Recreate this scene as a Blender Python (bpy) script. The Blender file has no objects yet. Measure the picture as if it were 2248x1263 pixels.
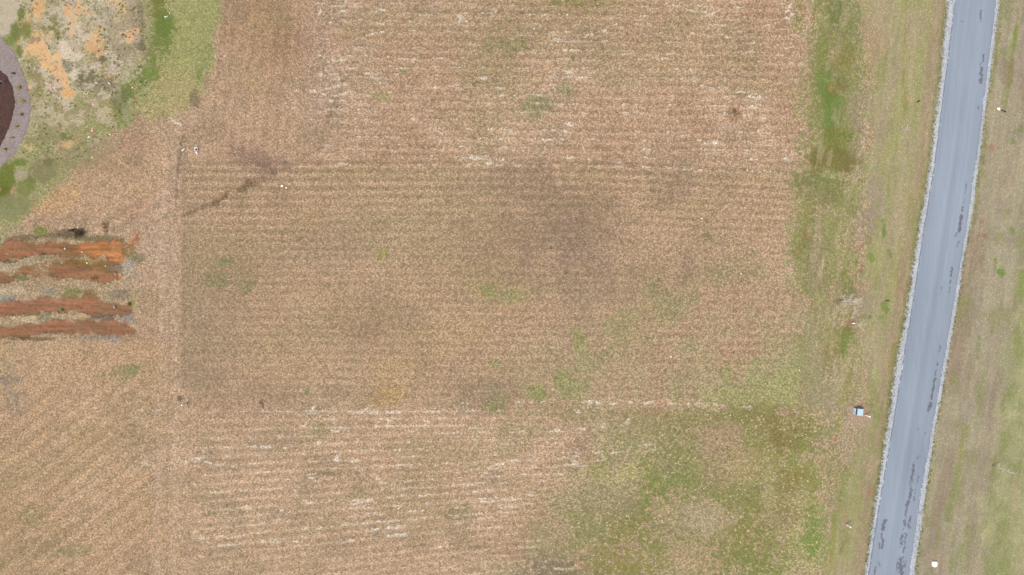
import bpy, bmesh, math, random
import numpy as np
from mathutils import Vector, Matrix

# ---------------------------------------------------------------- camera, sky, sun, exposure
sc = bpy.context.scene
COL = sc.collection
S = 16.5                        # photograph pixels (2248 wide) per metre on the ground
CAM_H = (1124.0 / S) / 0.75     # 24 mm lens on 36 mm
cam_d = bpy.data.cameras.new('camera'); cam = bpy.data.objects.new('camera', cam_d); COL.objects.link(cam)
cam_d.lens = 24.0; cam_d.sensor_width = 36.0; cam_d.clip_start = 0.5; cam_d.clip_end = 6000
cam.location = (0, 0, CAM_H); cam.rotation_euler = (0, 0, 0)
sc.camera = cam

SUN_EL, SUN_AZ = math.radians(58), math.radians(235)
world = bpy.data.worlds.new('World'); sc.world = world; world.use_nodes = True
wn = world.node_tree
for n in list(wn.nodes): wn.nodes.remove(n)
sky = wn.nodes.new('ShaderNodeTexSky'); sky.sky_type = 'NISHITA'; sky.sun_disc = False
sky.sun_elevation = SUN_EL; sky.sun_rotation = SUN_AZ
sky.air_density = 1.0; sky.dust_density = 6.0; sky.ozone_density = 1.0
bg = wn.nodes.new('ShaderNodeBackground'); bg.inputs['Strength'].default_value = 0.10
wo = wn.nodes.new('ShaderNodeOutputWorld')
wn.links.new(sky.outputs[0], bg.inputs[0]); wn.links.new(bg.outputs[0], wo.inputs[0])

sun_d = bpy.data.lights.new('sun', 'SUN'); sun = bpy.data.objects.new('sun', sun_d); COL.objects.link(sun)
sun_d.energy = 1.4; sun_d.angle = math.radians(16); sun_d.color = (1.0, 0.93, 0.82)
# direction towards the sun (Nishita: rotation measured from +Y, clockwise seen from above)
sdir = Vector((math.sin(SUN_AZ) * math.cos(SUN_EL), math.cos(SUN_AZ) * math.cos(SUN_EL), math.sin(SUN_EL)))
sun.rotation_euler = sdir.to_track_quat('Z', 'Y').to_euler()
sc.view_settings.view_transform = 'Standard'; sc.view_settings.look = 'None'
sc.view_settings.gamma = 1.0; sc.view_settings.use_curve_mapping = False
sc.view_settings.exposure = 0.85
EXPO = 1.75                      # displayed brightness of a white ground under this light

rng = np.random.default_rng(7)
random.seed(11)

# ---------------------------------------------------------------- helpers: colour, noise
def lin(c):
    c = np.asarray(c, float) / 255.0
    return np.where(c <= 0.04045, c / 12.92, ((c + 0.055) / 1.055) ** 2.4)
def alb(c):                      # colour as photographed -> surface colour
    return np.clip(lin(c) / EXPO, 0, 0.85)
_T = rng.random((256, 256))
def vnoise(x, y, seed=0):
    x = x + seed * 37.13; y = y + seed * 91.77
    xi = np.floor(x).astype(np.int64); yi = np.floor(y).astype(np.int64)
    fx = x - xi; fy = y - yi
    fx = fx * fx * (3 - 2 * fx); fy = fy * fy * (3 - 2 * fy)
    a = _T[yi & 255, xi & 255]; b = _T[yi & 255, (xi + 1) & 255]
    c = _T[(yi + 1) & 255, xi & 255]; d = _T[(yi + 1) & 255, (xi + 1) & 255]
    return (a * (1 - fx) + b * fx) * (1 - fy) + (c * (1 - fx) + d * fx) * fy
def fbm(x, y, seed=0, oct=3, g=0.5):
    s = 0; a = 1.0; t = 0
    for o in range(oct):
        s = s + a * vnoise(x * 2 ** o, y * 2 ** o, seed + o * 5); t += a; a *= g
    return s / t
def sstep(a, b, x):
    t = np.clip((x - a) / (b - a), 0, 1); return t * t * (3 - 2 * t)

# road edges in photograph pixels (y, x)
def curve(pts):
    p = np.array(sorted([(y, x) for x, y in pts]), float)
    y0, y1 = p[0, 0], p[-1, 0]
    s0 = (p[3, 1] - p[0, 1]) / (p[3, 0] - p[0, 0]); s1 = (p[-1, 1] - p[-4, 1]) / (p[-1, 0] - p[-4, 0])
    def f(v):
        v = np.asarray(v, float)
        return (g(v - 55) + 2 * g(v - 28) + 2 * g(v) + 2 * g(v + 28) + g(v + 55)) / 8
    def g(v):
        r = np.interp(v, p[:, 0], p[:, 1])
        r = np.where(v < y0, p[0, 1] + (v - y0) * s0, r)
        return np.where(v > y1, p[-1, 1] + (v - y1) * s1, r)
    return f
GL = curve([(2080,0),(2070,88),(2061,207),(2052,253),(2044.5,336),(2032,424),(2020,485),(2009,549),(2000.6,605),(1990.5,672),(1985,709),(1970.5,778),(1956,858),(1948,927),(1938.6,993.5),(1928,1065),(1918.7,1118.5),(1909,1185),(1898.7,1263)])
AL = curve([(2095.6,0),(2086,72),(2073,183.5),(2062,263),(2053.8,336),(2043.7,405),(2033,464),(2022.4,533),(2011.8,602),(2001.7,672),(1993,720),(1979.8,800),(1966.5,885),(1953,972),(1948,993.5),(1937,1060),(1926.7,1118.5),(1916,1187.7),(1904.8,1263)])
AR = curve([(2186,0),(2178,69),(2167.4,149),(2159.4,221),(2152.8,269),(2145,336),(2134,405),(2124.8,469),(2114,546),(2102,605),(2093,672),(2086,706.5),(2075.6,768),(2066,826),(2055.6,890),(2047,927),(2035.7,1001.5),(2025,1060),(2015.8,1118.5),(2006.5,1182),(1995,1263)])
GR = curve([(2194,0),(2186.5,69),(2178,143.6),(2170,207.5),(2159.5,266),(2152.7,336),(2144.8,400),(2136.8,461),(2124.8,522),(2115.5,570),(2109,615),(2102,672),(2094,704),(2085,760),(2075.6,831.5),(2065,871),(2059.6,919),(2055,927),(2046,1001.5),(2037,1054.7),(2029,1118.5),(2021,1161),(2009,1263)])
def W(u, v): return (np.asarray(u, float) - 1124.0) / S, (631.5 - np.asarray(v, float)) / S

def relief(u, v):               # gentle lie of the land, level beside the road
    u = np.asarray(u, float); v = np.asarray(v, float)
    h = (fbm(u / 420, v / 420, 3, 3) - 0.5) * 0.7
    h = h + 0.55 * np.exp(-(((u - 190) / 130) ** 2 + ((v - 90) / 120) ** 2))       # low hummock
    c = 0.5 * (GL(v) + GR(v))
    d = np.abs(u - c)
    return h * sstep(75, 330, d)

# ---------------------------------------------------------------- ground: one sheet, colour laid on it zone by zone
ST = 2.0
uf = np.arange(-170, 2418 + ST, ST); vf = np.arange(-170, 1433 + ST, ST)
far = np.cumsum(np.geomspace(4, 7000, 30))
U = np.concatenate([uf[0] - far[::-1], uf, uf[-1] + far]); V = np.concatenate([vf[0] - far[::-1], vf, vf[-1] + far])
NX, NY = len(U), len(V)
UU, VV = np.meshgrid(U, V)
NA = fbm(UU / 110, VV / 110, 1, 4); NB = fbm(UU / 34, VV / 34, 2, 3); NC = fbm(UU / 10, VV / 10, 3, 2, .7)
ND = fbm(UU / 4.6, VV / 4.6, 4, 2, .7)
RAG = (NA - .5) * .7 + (NB - .5) * 1.0 + (NC - .5) * 1.0
RAGF = (NB - .5) * .6 + (NC - .5) * 1.1 + (ND - .5) * 1.0
RCX = 0.5 * (AL(VV) + AR(VV))
STR = fbm((UU - RCX) / 11, VV / 170, 6, 3)          # streaks along the road (mower swaths)
HST = fbm(UU / 260, VV / 9, 7, 3)                   # streaks across the lot

C = np.empty((NY, NX, 3)); C[:] = lin((183, 152, 120))
G = np.full((NY, NX), 1.0)     # grain: tussocky 1 ... smooth 0
TD = np.full((NY, NX), 1.0)    # tuft density
TS = np.full((NY, NX), 1.0)    # tuft size
HX = np.zeros((NY, NX))        # ruts and clods

def box(x0, y0, x1, y1):
    a = max(np.searchsorted(U, x0) - 1, 0); b = min(np.searchsorted(U, x1) + 1, NX)
    c = max(np.searchsorted(V, y0) - 1, 0); d = min(np.searchsorted(V, y1) + 1, NY)
    return slice(c, d), slice(a, b)
def put(sl, m, col, k, cl, arrs):
    if cl > 0:
        m = sstep(0.5 - .28, 0.5 + .28, m + cl * (RAGF if cl >= .9 else RAG)[sl] * 1.6) * np.clip(m * 5, 0, 1)
    m = m * k
    if col is not None:
        c = lin(col); C[sl] = C[sl] * (1 - m[..., None]) + c * m[..., None]
    for A, val in arrs: A[sl] = A[sl] * (1 - m) + val * m
def B(cx, cy, rx, ry, col, k=.8, ang=0, soft=.55, cl=.5, arrs=()):
    R = max(rx, ry) * (1.6 + soft); sl = box(cx - R, cy - R, cx + R, cy + R)
    a = math.radians(ang); dx = UU[sl] - cx; dy = VV[sl] - cy
    x = (dx * math.cos(a) + dy * math.sin(a)) / rx; y = (-dx * math.sin(a) + dy * math.cos(a)) / ry
    d = np.sqrt(x * x + y * y)
    put(sl, np.clip((1 + soft - d) / (2 * soft), 0, 1), col, k, cl, arrs)
def segdist(u, v, p, q):
    dx, dy = q[0] - p[0], q[1] - p[1]; L2 = dx * dx + dy * dy + 1e-9
    t = np.clip(((u - p[0]) * dx + (v - p[1]) * dy) / L2, 0, 1)
    return np.hypot(u - p[0] - t * dx, v - p[1] - t * dy)
def polysd(u, v, pts):
    ins = np.zeros(u.shape, bool); d = np.full(u.shape, 1e9); n = len(pts)
    for i in range(n):
        p, q = pts[i], pts[(i + 1) % n]
        d = np.minimum(d, segdist(u, v, p, q))
        if p[1] != q[1]:
            c = ((p[1] > v) != (q[1] > v)) & (u < (q[0] - p[0]) * (v - p[1]) / (q[1] - p[1]) + p[0])
            ins ^= c
    return np.where(ins, d, -d)
def P(pts, col, k=.9, soft=10, cl=.4, arrs=()):
    xs = [p[0] for p in pts]; ys = [p[1] for p in pts]; M = soft * 3
    sl = box(min(xs) - M, min(ys) - M, max(xs) + M, max(ys) + M)
    wa = min(soft * 1.3, 22)
    sd = polysd(UU[sl] + (NB[sl] - .5) * wa * 1.6 + (NA[sl] - .5) * wa, VV[sl] + (np.roll(NB, 60, 1)[sl] - .5) * wa * 1.6, pts)
    put(sl, np.clip(.5 + sd / (2 * soft), 0, 1), col, k, cl, arrs)
def L(pts, w, col, k=.8, soft=None, cl=.4, arrs=(), gap=None):
    soft = soft or w * .6
    xs = [p[0] for p in pts]; ys = [p[1] for p in pts]; M = w + soft * 3
    sl = box(min(xs) - M, min(ys) - M, max(xs) + M, max(ys) + M)
    d = np.full(UU[sl].shape, 1e9)
    for i in range(len(pts) - 1): d = np.minimum(d, segdist(UU[sl], VV[sl], pts[i], pts[i + 1]))
    m = np.clip((w / 2 + soft - d) / (2 * soft), 0, 1)
    if gap: m = m * sstep(gap, gap + .14, fbm(UU[sl] / 17, VV[sl] / 5, 97, 3))
    put(sl, m, col, k, cl, arrs)

# --- broad zones of the dormant field
BIG = 40000
def tint(amount, A, c0, c1):    # natural patchiness between two colours
    w = np.clip((A - .5) * amount + .5, 0, 1)[..., None]
    return lin(c0) * (1 - w) + lin(c1) * w
C[:] = tint(2.4, NA * .6 + NB * .4, (172, 140, 108), (191, 160, 127))
P([(400,352),(1790,372),(1775,640),(1785,893),(402,884)], (175, 147, 112), .6, 26, .4)
P([(-BIG,738),(300,742),(395,760),(400,900),(360,BIG),(-BIG,BIG)], (187, 154, 114), .7, 20, .3)
P([(400,900),(1300,896),(1200,1100),(1060,1263),(1060,BIG),(370,BIG)], (190, 159, 123), .7, 20, .3)
P([(480,0),(700,0),(700,180),(600,330),(420,330),(440,210),(468,110)], (180, 147, 114), .6, 20, .3)
B(585,70,100,70,(152,120,88),.7,35,.7,.4); B(560,120,40,120,(182,147,109),.5,-10)
B(1180,60,300,70,(165,142,104),.55,0,.7,.5); B(1070,140,80,60,(158,137,100),.5); B(1270,10,130,25,(150,132,90),.4)
B(1560,90,140,60,(172,145,108),.5); B(1640,110,40,80,(155,134,100),.5); B(1310,100,60,50,(158,134,100),.5)
B(700,150,40,180,(172,143,118),.5)
# mowing rows: pale ridge and duller furrow, every 1.6 m; straight over the lot, fanning out south of it
def rows(x0, y0, x1, y1, coord, period, amp, mask, seed, along, broad=0.0):
    sl = box(x0, y0, x1, y1); u, v = UU[sl], VV[sl]; q, p = coord(u, v)
    ph = q / period + (NA[sl] - .5) * .22
    prof = .62 * np.sin(ph * 2 * np.pi) + .38 * (2 * np.abs(((ph + .75) % 1) - .5) ** 2 * 4 - 1)
    vis = .75 + .25 * sstep(.30, .62, fbm(p / along, q / (period * 1.6), seed, 3))
    wob = (fbm(p / along, q / 8, seed + 1, 3) - .5) * .6
    C[sl] *= (1 + ((prof * vis + wob) * amp * mask(u, v))[..., None])
edge_m = lambda x, a, w: np.clip((x - a) / w, 0, 1)
rows(385, 345, 1790, 905, lambda u, v: (v - np.clip(u - 1300, 0, 500) * .055 * sstep(700, 380, v), u), 19.0, .17, lambda u, v: edge_m(u, 395, 20) * edge_m(1778 - u, 0, 40) * edge_m(895 - v, 0, 10) * edge_m(v, 345, 15) * (.65 + .6 * sstep(560, 360, v)), 60, 230)
rows(460, -170, 1780, 350, lambda u, v: (v - u * .012, u), 19.6, .13, lambda u, v: edge_m(u, 640, 120) * edge_m(1775 - u, 0, 30) * edge_m(352 - v, 0, 10), 64, 120)
rows(390, 895, 1560, 1433, lambda u, v: (v + (v - 890) / 350 * .13 * (u - 430), u), 20.0, .12, lambda u, v: edge_m(u, 400, 60) * edge_m(1450 - u, 0, 300) * edge_m(v, 897, 10), 68, 130)
rows(-170, 745, 405, 1433, lambda u, v: (u * .62 + v * .79, u * .79 - v * .62), 30, .12, lambda u, v: edge_m(400 - u, 20, 60) * edge_m(v, 790, 120), 72, 140)
rows(420, -170, 700, 345, lambda u, v: (u + v * .12, v), 24, .08, lambda u, v: edge_m(690 - u, 0, 60) * edge_m(u, 440, 30), 76, 160)
rows(20, 250, 400, 520, lambda u, v: (u * .5 + v * .87, u * .87 - v * .5), 26, .09, lambda u, v: 1.0 + 0 * u, 80, 120)
spk = sstep(.47, .66, fbm(UU / 55, VV / 38, 90, 4)) * sstep(.35, .6, NA)
C[:] = C * (1 - .42 * spk[..., None]) + lin((148,128,98)) * .42 * spk[..., None]
olv = sstep(.52, .68, fbm(UU / 120, VV / 70, 94, 4)); C[:] = C * (1 - .30 * olv[..., None]) + lin((160,142,98)) * .30 * olv[..., None]

# --- wheel track and old fence line at the left of the lot
P([(300,260),(398,260),(402,900),(398,1300),(345,1300),(342,740),(330,500)], (188,159,128), .4, 30, .5)
L([(362,300),(352,800),(346,1290)], 9, (196,168,138), .4, 9); L([(338,420),(330,800),(330,1290)], 6, (158,132,104), .35, 4); L([(374,300),(370,800),(366,1290)], 6, (156,130,100), .35, 4); L([(388,560),(386,900),(384,1290)], 8, (196,168,138), .4, 8); L([(392,480),(396,880)], 10, (192,158,122), .45, 8)
L([(401,300),(394,345),(388,390),(384,475)], 4, (106,90,66), .7, 3.5, .7)
L([(404,470),(401,560),(403,700),(402,850)], 6, (134,112,82), .4, 5, .8); P([(404,360),(440,360),(436,560),(450,860),(404,860)], (156,132,100), .28, 26, .6)
L([(402,300),(404,470)], 12, (146,124,96), .45, 10)
L([(250,500),(330,492),(384,474)], 8, (140,132,98), .5, 8, .6)
B(305,320,18,60,(160,128,102),.5); B(330,560,60,90,(184,157,128),.4)

# --- darker, purplish and greener patches in the lot
for a in [(1212,480,80,92,(138,117,92),.75,0),(1262,535,62,46,(140,118,100),.55,0),(1160,400,60,45,(144,120,96),.4,0),(1110,560,60,70,(148,122,92),.5,0),
          (1300,460,50,60,(140,116,90),.5,0),(1330,560,60,60,(150,126,102),.5,0),(1025,490,22,12,(140,116,90),.6,0),(1230,600,90,40,(152,128,104),.5,0),
          (560,348,48,20,(136,108,92),.75,10),(590,380,34,16,(138,108,94),.7,-20),(615,440,24,32,(148,122,92),.6,0),(530,452,8,22,(128,118,80),.6,-12),
          (1510,592,15,36,(132,108,86),.7,0),(1475,408,42,36,(142,120,94),.65,0),(1580,410,28,30,(146,124,92),.5,0),(1450,360,80,18,(152,128,98),.5,0),
          (725,540,80,40,(150,130,106),.4,0),(520,590,75,50,(146,128,92),.6,0),(480,700,75,90,(152,130,100),.45,0),(690,500,60,40,(156,132,100),.5,0),
          (795,690,70,30,(156,128,92),.5,0),(820,730,20,14,(140,112,86),.6,0),(1060,868,62,38,(134,116,94),.65,0),(880,770,60,50,(164,136,102),.4,0),
          (1560,560,70,70,(156,134,104),.5,0),(1300,640,70,40,(148,128,98),.55,0),(1430,610,60,40,(152,130,98),.5,0),(1100,650,70,40,(160,138,98),.45,0),
          (520,420,30,30,(156,132,96),.5,0),(430,640,30,40,(156,136,104),.4,0),(560,880,70,40,(160,132,104),.5,0),(450,790,50,70,(156,134,106),.4,0),
          (760,880,60,20,(160,138,102),.45,0),(935,620,60,50,(166,140,100),.4,0),(1380,500,60,80,(176,144,110),.4,0),(1640,500,90,90,(176,146,112),.4,0)]:
    B(a[0], a[1], a[2] * 1.15, a[3] * 1.15, a[4], a[5] * .74, a[6], .95, .42)
for a in [(672,478,40,34,(176,148,104),.5),(862,825,46,40,(184,153,106),.45),(850,870,40,18,(180,148,92),.6),(960,770,40,30,(184,152,108),.4),(620,790,80,50,(184,152,112),.4),(1000,720,80,40,(184,152,112),.45),(700,640,80,20,(182,150,110),.4)]:
    B(a[0], a[1], a[2], a[3], a[4], a[5], 0, .8, .4)
L([(608,378),(560,402),(520,420),(470,446)], 15, (116,94,70), .8, 9, .7); L([(606,372),(580,362),(555,352)], 16, (134,110,92), .5, 12, .5); L([(470,446),(440,458),(400,474)], 8, (126,104,78), .75, 7, .5)
L([(735,235),(712,285),(702,325),(650,362),(608,380)], 8, (136,114,86), .5, 7, .8); L([(800,60),(790,110),(770,160),(740,200)], 6, (146,124,94), .5, 6, .6)
for a in [(1270,750,20,22,(126,134,68)),(1415,746,17,12,(122,134,64)),(1375,725,42,30,(150,142,90)),(1232,832,12,14,(122,140,62)),(1246,852,14,22,(126,138,66)),(1270,850,22,20,(146,148,88)),(1168,856,22,14,(134,140,76)),(1188,866,10,12,(124,140,62)),
          (1085,805,20,10,(142,140,84)),(1090,890,30,16,(134,132,82)),(1600,828,18,26,(138,144,80)),(1640,872,60,34,(152,148,88)),(1665,795,14,14,(136,144,78)),(1715,870,40,36,(152,152,92)),(1700,760,50,60,(162,148,104)),(1700,830,60,40,(160,152,104)),
          (1185,232,30,18,(138,134,92)),(1240,200,14,12,(146,138,96)),(886,152,10,5,(124,126,74)),(840,210,22,8,(160,148,92)),(1108,100,40,20,(140,132,86)),(1120,60,30,24,(138,130,84)),(1270,4,60,20,(134,128,74)),(840,560,14,12,(144,138,76)),
          (672,862,6,8,(124,134,70)),(490,575,20,8,(128,132,80)),(545,625,20,14,(128,126,80)),(480,620,30,14,(138,130,88)),(1065,638,26,14,(146,142,88)),(1130,650,30,16,(152,146,92)),(1480,690,24,14,(142,138,84)),(1450,640,26,20,(142,132,88)),(1550,520,12,10,(132,122,84)),
          (1510,740,16,20,(150,138,90)),(1460,680,40,20,(148,138,90)),(1330,780,40,30,(152,142,94)),(1280,800,20,20,(144,144,84)),(1485,865,8,22,(138,144,78)),(290,812,14,10,(120,126,72)),(270,820,40,12,(146,136,92)),(700,945,16,10,(156,140,100)),
          (470,1125,12,12,(134,130,84)),(870,980,30,12,(152,138,96)),(720,1040,40,8,(142,124,86)),(995,1125,40,12,(146,132,92)),(1000,1000,70,40,(172,150,110)),(1130,950,50,40,(164,144,104)),(1240,910,60,22,(148,134,92)),(150,1210,40,12,(138,128,86)),(90,1130,50,20,(150,134,90))]:
    B(a[0], a[1], a[2], a[3], a[4], .7, 0, .8, .75)
L([(1660,600),(1500,640),(1400,730),(1300,790)], 40, (154,140,98), .5, 30, .6); L([(1640,560),(1480,680)], 20, (150,136,96), .4, 18, .7)
B(1612,250,16,12,(140,108,78),.7)
L([(40,900),(10,830)], 40, (146,132,110), .6, 30, .6); B(15,835,40,12,(136,124,106),.6); B(10,1120,30,60,(166,138,96),.4); B(130,1180,60,16,(152,128,92),.5,-35); B(30,1215,50,20,(150,130,90),.5,-35)

# --- green strip along the east side of the lot
EAST = [(1782,-BIG),(1776,0),(1768,130),(1765,260),(1768,375),(1752,440),(1742,520),(1745,590),(1762,650),(1760,890),(1790,905),(1790,1263),(1790,BIG)]
P(EAST + [(1912,BIG),(1905,1263),(1900,900),(1885,600),(1900,380),(1898,200),(1888,0),(1885,-BIG)], (156,146,104), .8, 26, .8, [(G,.8)])
P([(1800,-60),(1862,-60),(1886,60),(1880,200),(1892,300),(1890,372),(1770,378),(1772,250),(1790,120)], (132,134,80), .75, 24, .9, [(G,.5),(TD,.65)])
B(1822,235,28,60,(112,138,62),.8,0,.8,.6,[(G,.25),(TD,.45)]); B(1805,200,20,40,(112,130,56),.7); B(1836,20,16,40,(112,122,60),.7); B(1806,115,14,40,(128,134,66),.7); B(1862,30,20,50,(126,132,74),.5); B(1860,120,16,30,(134,132,66),.6)
B(1820,352,50,22,(126,118,64),.8,0,.6,.6,[(G,.3),(TD,.45)]); B(1835,300,40,22,(128,128,60),.7); B(1868,296,20,8,(112,130,50),.8); B(1900,396,12,5,(116,134,54),.7); B(1845,190,20,18,(130,118,70),.7); B(1840,130,30,20,(142,132,76),.6)
for a in [(1790,395,40,18,(122,130,70)),(1770,470,16,40,(140,140,70)),(1800,420,40,30,(126,124,74)),(1868,440,26,24,(132,138,74)),(1800,520,30,60,(136,128,86)),(1755,548,12,26,(130,126,62)),(1830,500,30,30,(148,146,90)),(1790,600,26,60,(132,128,84)),
          (1845,570,30,40,(150,148,90)),(1775,645,10,16,(116,126,64)),(1850,620,26,26,(134,136,72)),(1835,745,40,34,(134,134,66)),(1772,740,10,50,(132,138,74)),(1800,690,26,40,(152,146,100)),(1850,770,10,16,(120,138,58)),(1765,800,8,50,(128,138,70)),
          (1855,732,16,12,(120,132,62)),(1815,790,18,26,(136,124,74)),(1800,870,40,30,(150,134,108)),(1790,850,16,40,(158,148,120)),(1830,880,30,30,(148,132,112)),(1808,895,8,8,(126,142,72)),(1780,780,20,60,(160,150,112)),(1850,850,26,40,(164,152,104)),(1925,835,22,28,(150,152,78)),(1895,770,12,60,(150,150,86))]:
    B(a[0], a[1], a[2], a[3], a[4], .68, 0, .8, .75, [(G,.6),(TD,.7)])

# --- mown verges beside the road (streaked along it)
WEST = [(1888,-BIG),(1890,0),(1900,200),(1902,380),(1888,600),(1900,900),(1900,960),(1850,1100),(1800,1263),(1800,BIG)]
verge_w = P; sl = box(1700, -1e5, 1e5, 1e5)
vm = np.clip((UU[sl] - np.interp(VV[sl], [-200,0,200,380,600,900,1100,1263,1500], [1890,1890,1900,1902,1888,1890,1825,1800,1790])) / 24 + (RAG[sl]) * 1.5, 0, 1)
vc = tint(2.8, STR[sl] * .6 + NB[sl] * .4, (166,155,120), (170,168,110))
greyish = np.clip((STR[sl] * .6 + NB[sl] * .4 - .54) * 6, 0, 1)[..., None] * .65
vc = vc * (1 - greyish) + lin((152,154,96)) * greyish
C[sl] = C[sl] * (1 - vm[..., None] * .92) + vc * vm[..., None] * .92
G[sl] = G[sl] * (1 - vm) + .45 * vm; TD[sl] = TD[sl] * (1 - vm) + .7 * vm; TS[sl] = TS[sl] * (1 - vm) + .62 * vm
near = lambda off, w: np.clip(1 - np.abs(UU[sl] - GL(VV[sl]) + off) / w + RAG[sl] * .9, 0, 1)[..., None]
C[sl] = C[sl] * (1 - near(16, 20) * .6) + lin((164,138,112)) * near(16, 20) * .6
east = sstep(0, 10, UU[sl] - GR(VV[sl]))[..., None]
ec = tint(2.8, STR[sl] * .5 + NB[sl] * .5, (160,146,124), (172,164,132))
C[sl] = C[sl] * (1 - east) + ec * east
dm = np.clip(1 - (UU[sl] - GR(VV[sl])) / 12 + RAG[sl] * 1.4, 0, 1)[..., None] * east * np.clip(.25 + sstep(700, 300, VV[sl]), 0, 1)[..., None]
C[sl] = C[sl] * (1 - dm * .85) + lin((124,122,64)) * dm * .85
gm = np.clip((UU[sl] - np.interp(VV[sl], [-300,0,300,560,700,850,1000,1263,1500], [2290,2290,2280,2240,2205,2185,2160,2118,2090])) / 44 + RAG[sl] * 1.6, 0, 1)[..., None] * east
C[sl] = C[sl] * (1 - gm * .85) + tint(2.5, NB[sl], (142,150,88), (172,170,118)) * gm * .85
for pts, w, col, k in [([(1990,0),(1985,120),(1992,250)], 9, (158,152,92), .7),([(1982,150),(1984,240)], 7, (142,148,76), .7),([(1952,395),(1950,440)], 8, (148,150,84), .7),([(1938,485),(1942,520)], 9, (112,138,52), .85),([(1955,450),(1952,470)], 8, (122,140,62), .7),
        ([(1950,552),(1955,562)], 9, (126,142,60), .8),([(1908,560),(1914,568)], 9, (118,138,56), .8),([(1882,570),(1880,578)], 7, (118,138,54), .8),([(1942,668),(1946,680)], 12, (112,146,46), .9),([(1930,697),(1940,696)], 6, (124,146,60), .7),([(1893,697),(1908,696)], 6, (116,138,54), .7),
        ([(1988,420),(2000,440)], 14, (160,154,88), .6),([(1870,762),(1858,800),(1848,850)], 10, (178,160,128), .6),([(1885,770),(1876,800),(1862,835),(1850,880)], 8, (140,138,72), .6),([(1935,875),(1930,905)], 14, (140,148,72), .7),([(1920,905),(1924,915)], 9, (110,140,54), .85),
        ([(1850,880),(1842,940),(1838,1000)], 10, (158,154,84), .6),([(1852,1030),(1846,1080),(1842,1120)], 10, (146,150,74), .75),([(1845,1090),(1848,1125)], 9, (130,146,62), .7),([(1893,1038),(1892,1048)], 9, (114,150,48), .9),([(1832,1130),(1826,1200),(1822,1260)], 9, (144,146,70), .7),
        ([(1850,1190),(1846,1215)], 8, (128,142,62), .7),([(1868,1160),(1862,1190)], 8, (146,142,74), .6),([(1846,1105),(1858,1150),(1862,1170)], 14, (176,150,120), .7),([(1838,1060),(1832,1110)], 14, (164,148,116), .6),([(1820,950),(1825,965)], 12, (120,136,62), .7),([(1795,945),(1800,960)], 16, (122,136,72), .6),
        ([(1890,940),(1896,975)], 8, (134,144,68), .6),([(1915,945),(1910,990)], 9, (142,148,80), .6),([(1940,945),(1930,1000)], 10, (140,130,66), .7),([(1962,760),(1950,800)], 10, (140,132,64), .6),
        ([(2236,20),(2232,60),(2222,120),(2215,190)], 9, (132,144,66), .75),([(2232,60),(2228,100)], 8, (126,142,60), .6),([(2210,200),(2205,240)], 10, (150,150,84), .6),([(2225,292),(2248,280)], 12, (124,144,60), .8),([(2222,305),(2224,312)], 10, (112,138,52), .8),([(2222,505),(2225,508)], 9, (118,148,52), .9),
        ([(2195,596),(2200,602)], 10, (112,146,48), .85),([(2185,570),(2184,590)], 6, (128,140,66), .7),([(2155,659),(2156,662)], 6, (106,144,44), .9),([(2165,690),(2168,705)], 6, (124,140,64), .7),([(2150,740),(2145,790)], 6, (136,142,78), .6),([(2122,940),(2112,980),(2098,1060),(2092,1090)], 11, (148,148,84), .7),
        ([(2085,1110),(2080,1140)], 10, (136,140,76), .7),([(2183,1000),(2172,1090),(2160,1160)], 7, (132,140,84), .6),([(2176,1055),(2164,1130),(2150,1240)], 2.5, (192,176,142), .6),([(2205,845),(2198,900)], 9, (134,144,74), .6),([(2230,720),(2240,780)], 14, (136,148,76), .6),([(2245,600),(2240,660)], 10, (138,156,70), .8)]:
    L(pts, w, col, k, w * .6, .5, [(G,.35)])
for a in [(1885,985,50,60,(172,152,124)),(1880,905,24,20,(176,150,124)),(1905,890,12,16,(160,140,108)),(1930,880,14,30,(158,138,112)),(1905,1080,14,30,(158,138,108)),(1895,1220,24,30,(172,148,122)),(1870,1250,30,16,(178,156,126)),(1890,240,30,80,(160,144,114)),(1925,90,24,60,(176,150,112)),(1925,440,20,40,(166,148,128)),(1905,500,20,40,(158,140,118)),
          (2130,560,24,60,(146,126,104)),(2115,680,22,60,(150,130,104)),(2095,800,22,60,(152,132,108)),(2215,160,16,30,(146,124,102)),(2060,1230,30,24,(170,154,124)),(1898,665,20,20,(154,140,116)),(1985,640,10,24,(166,144,112))]:
    B(a[0], a[1], a[2], a[3], a[4], .6, 0, .7, .5)
L([(2088,1000),(2050,1150)], 20, (150,132,104), .5, 12, .5)

sl = box(1740, -170, 2500, 1433); vmask = ((UU[sl] < GL(VV[sl])) | (UU[sl] > GR(VV[sl])))
s2 = fbm((UU[sl] - RCX[sl]) / 22, VV[sl] / 90, 120, 4, .6); s3 = fbm((UU[sl] - RCX[sl]) / 5, VV[sl] / 60, 121, 3, .6)
tanm = sstep(.52, .66, s2 * .7 + s3 * .3) * .45 * vmask; grm = sstep(.48, .34, s2 * .6 + NB[sl] * .4) * .5 * vmask
C[sl] = C[sl] * (1 - tanm[..., None]) + lin((180,162,130)) * tanm[..., None]
C[sl] = C[sl] * (1 - grm[..., None]) + lin((144,148,86)) * grm[..., None]
C[sl] *= (1 + ((s3 - .5) * .22 * vmask)[..., None])
gmar = np.clip(1 - np.abs(UU[sl] - GL(VV[sl]) + 5) / 6 + RAGF[sl] * 1.3, 0, 1)[..., None] * .55; C[sl] = C[sl] * (1 - gmar) + lin((128,128,76)) * gmar
B(1650,845,170,60,(158,152,104),.5,0,.9,.6); B(1350,800,230,90,(164,148,108),.4,-15,.9,.6); B(1560,740,200,60,(170,150,112),.35,-20,.9,.6)
B(1884,906,27,20,(184,158,134),.8,0,.5,.7,[(TD,.3)]); B(1878,930,20,12,(180,154,130),.7,0,.6,.7)
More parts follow.
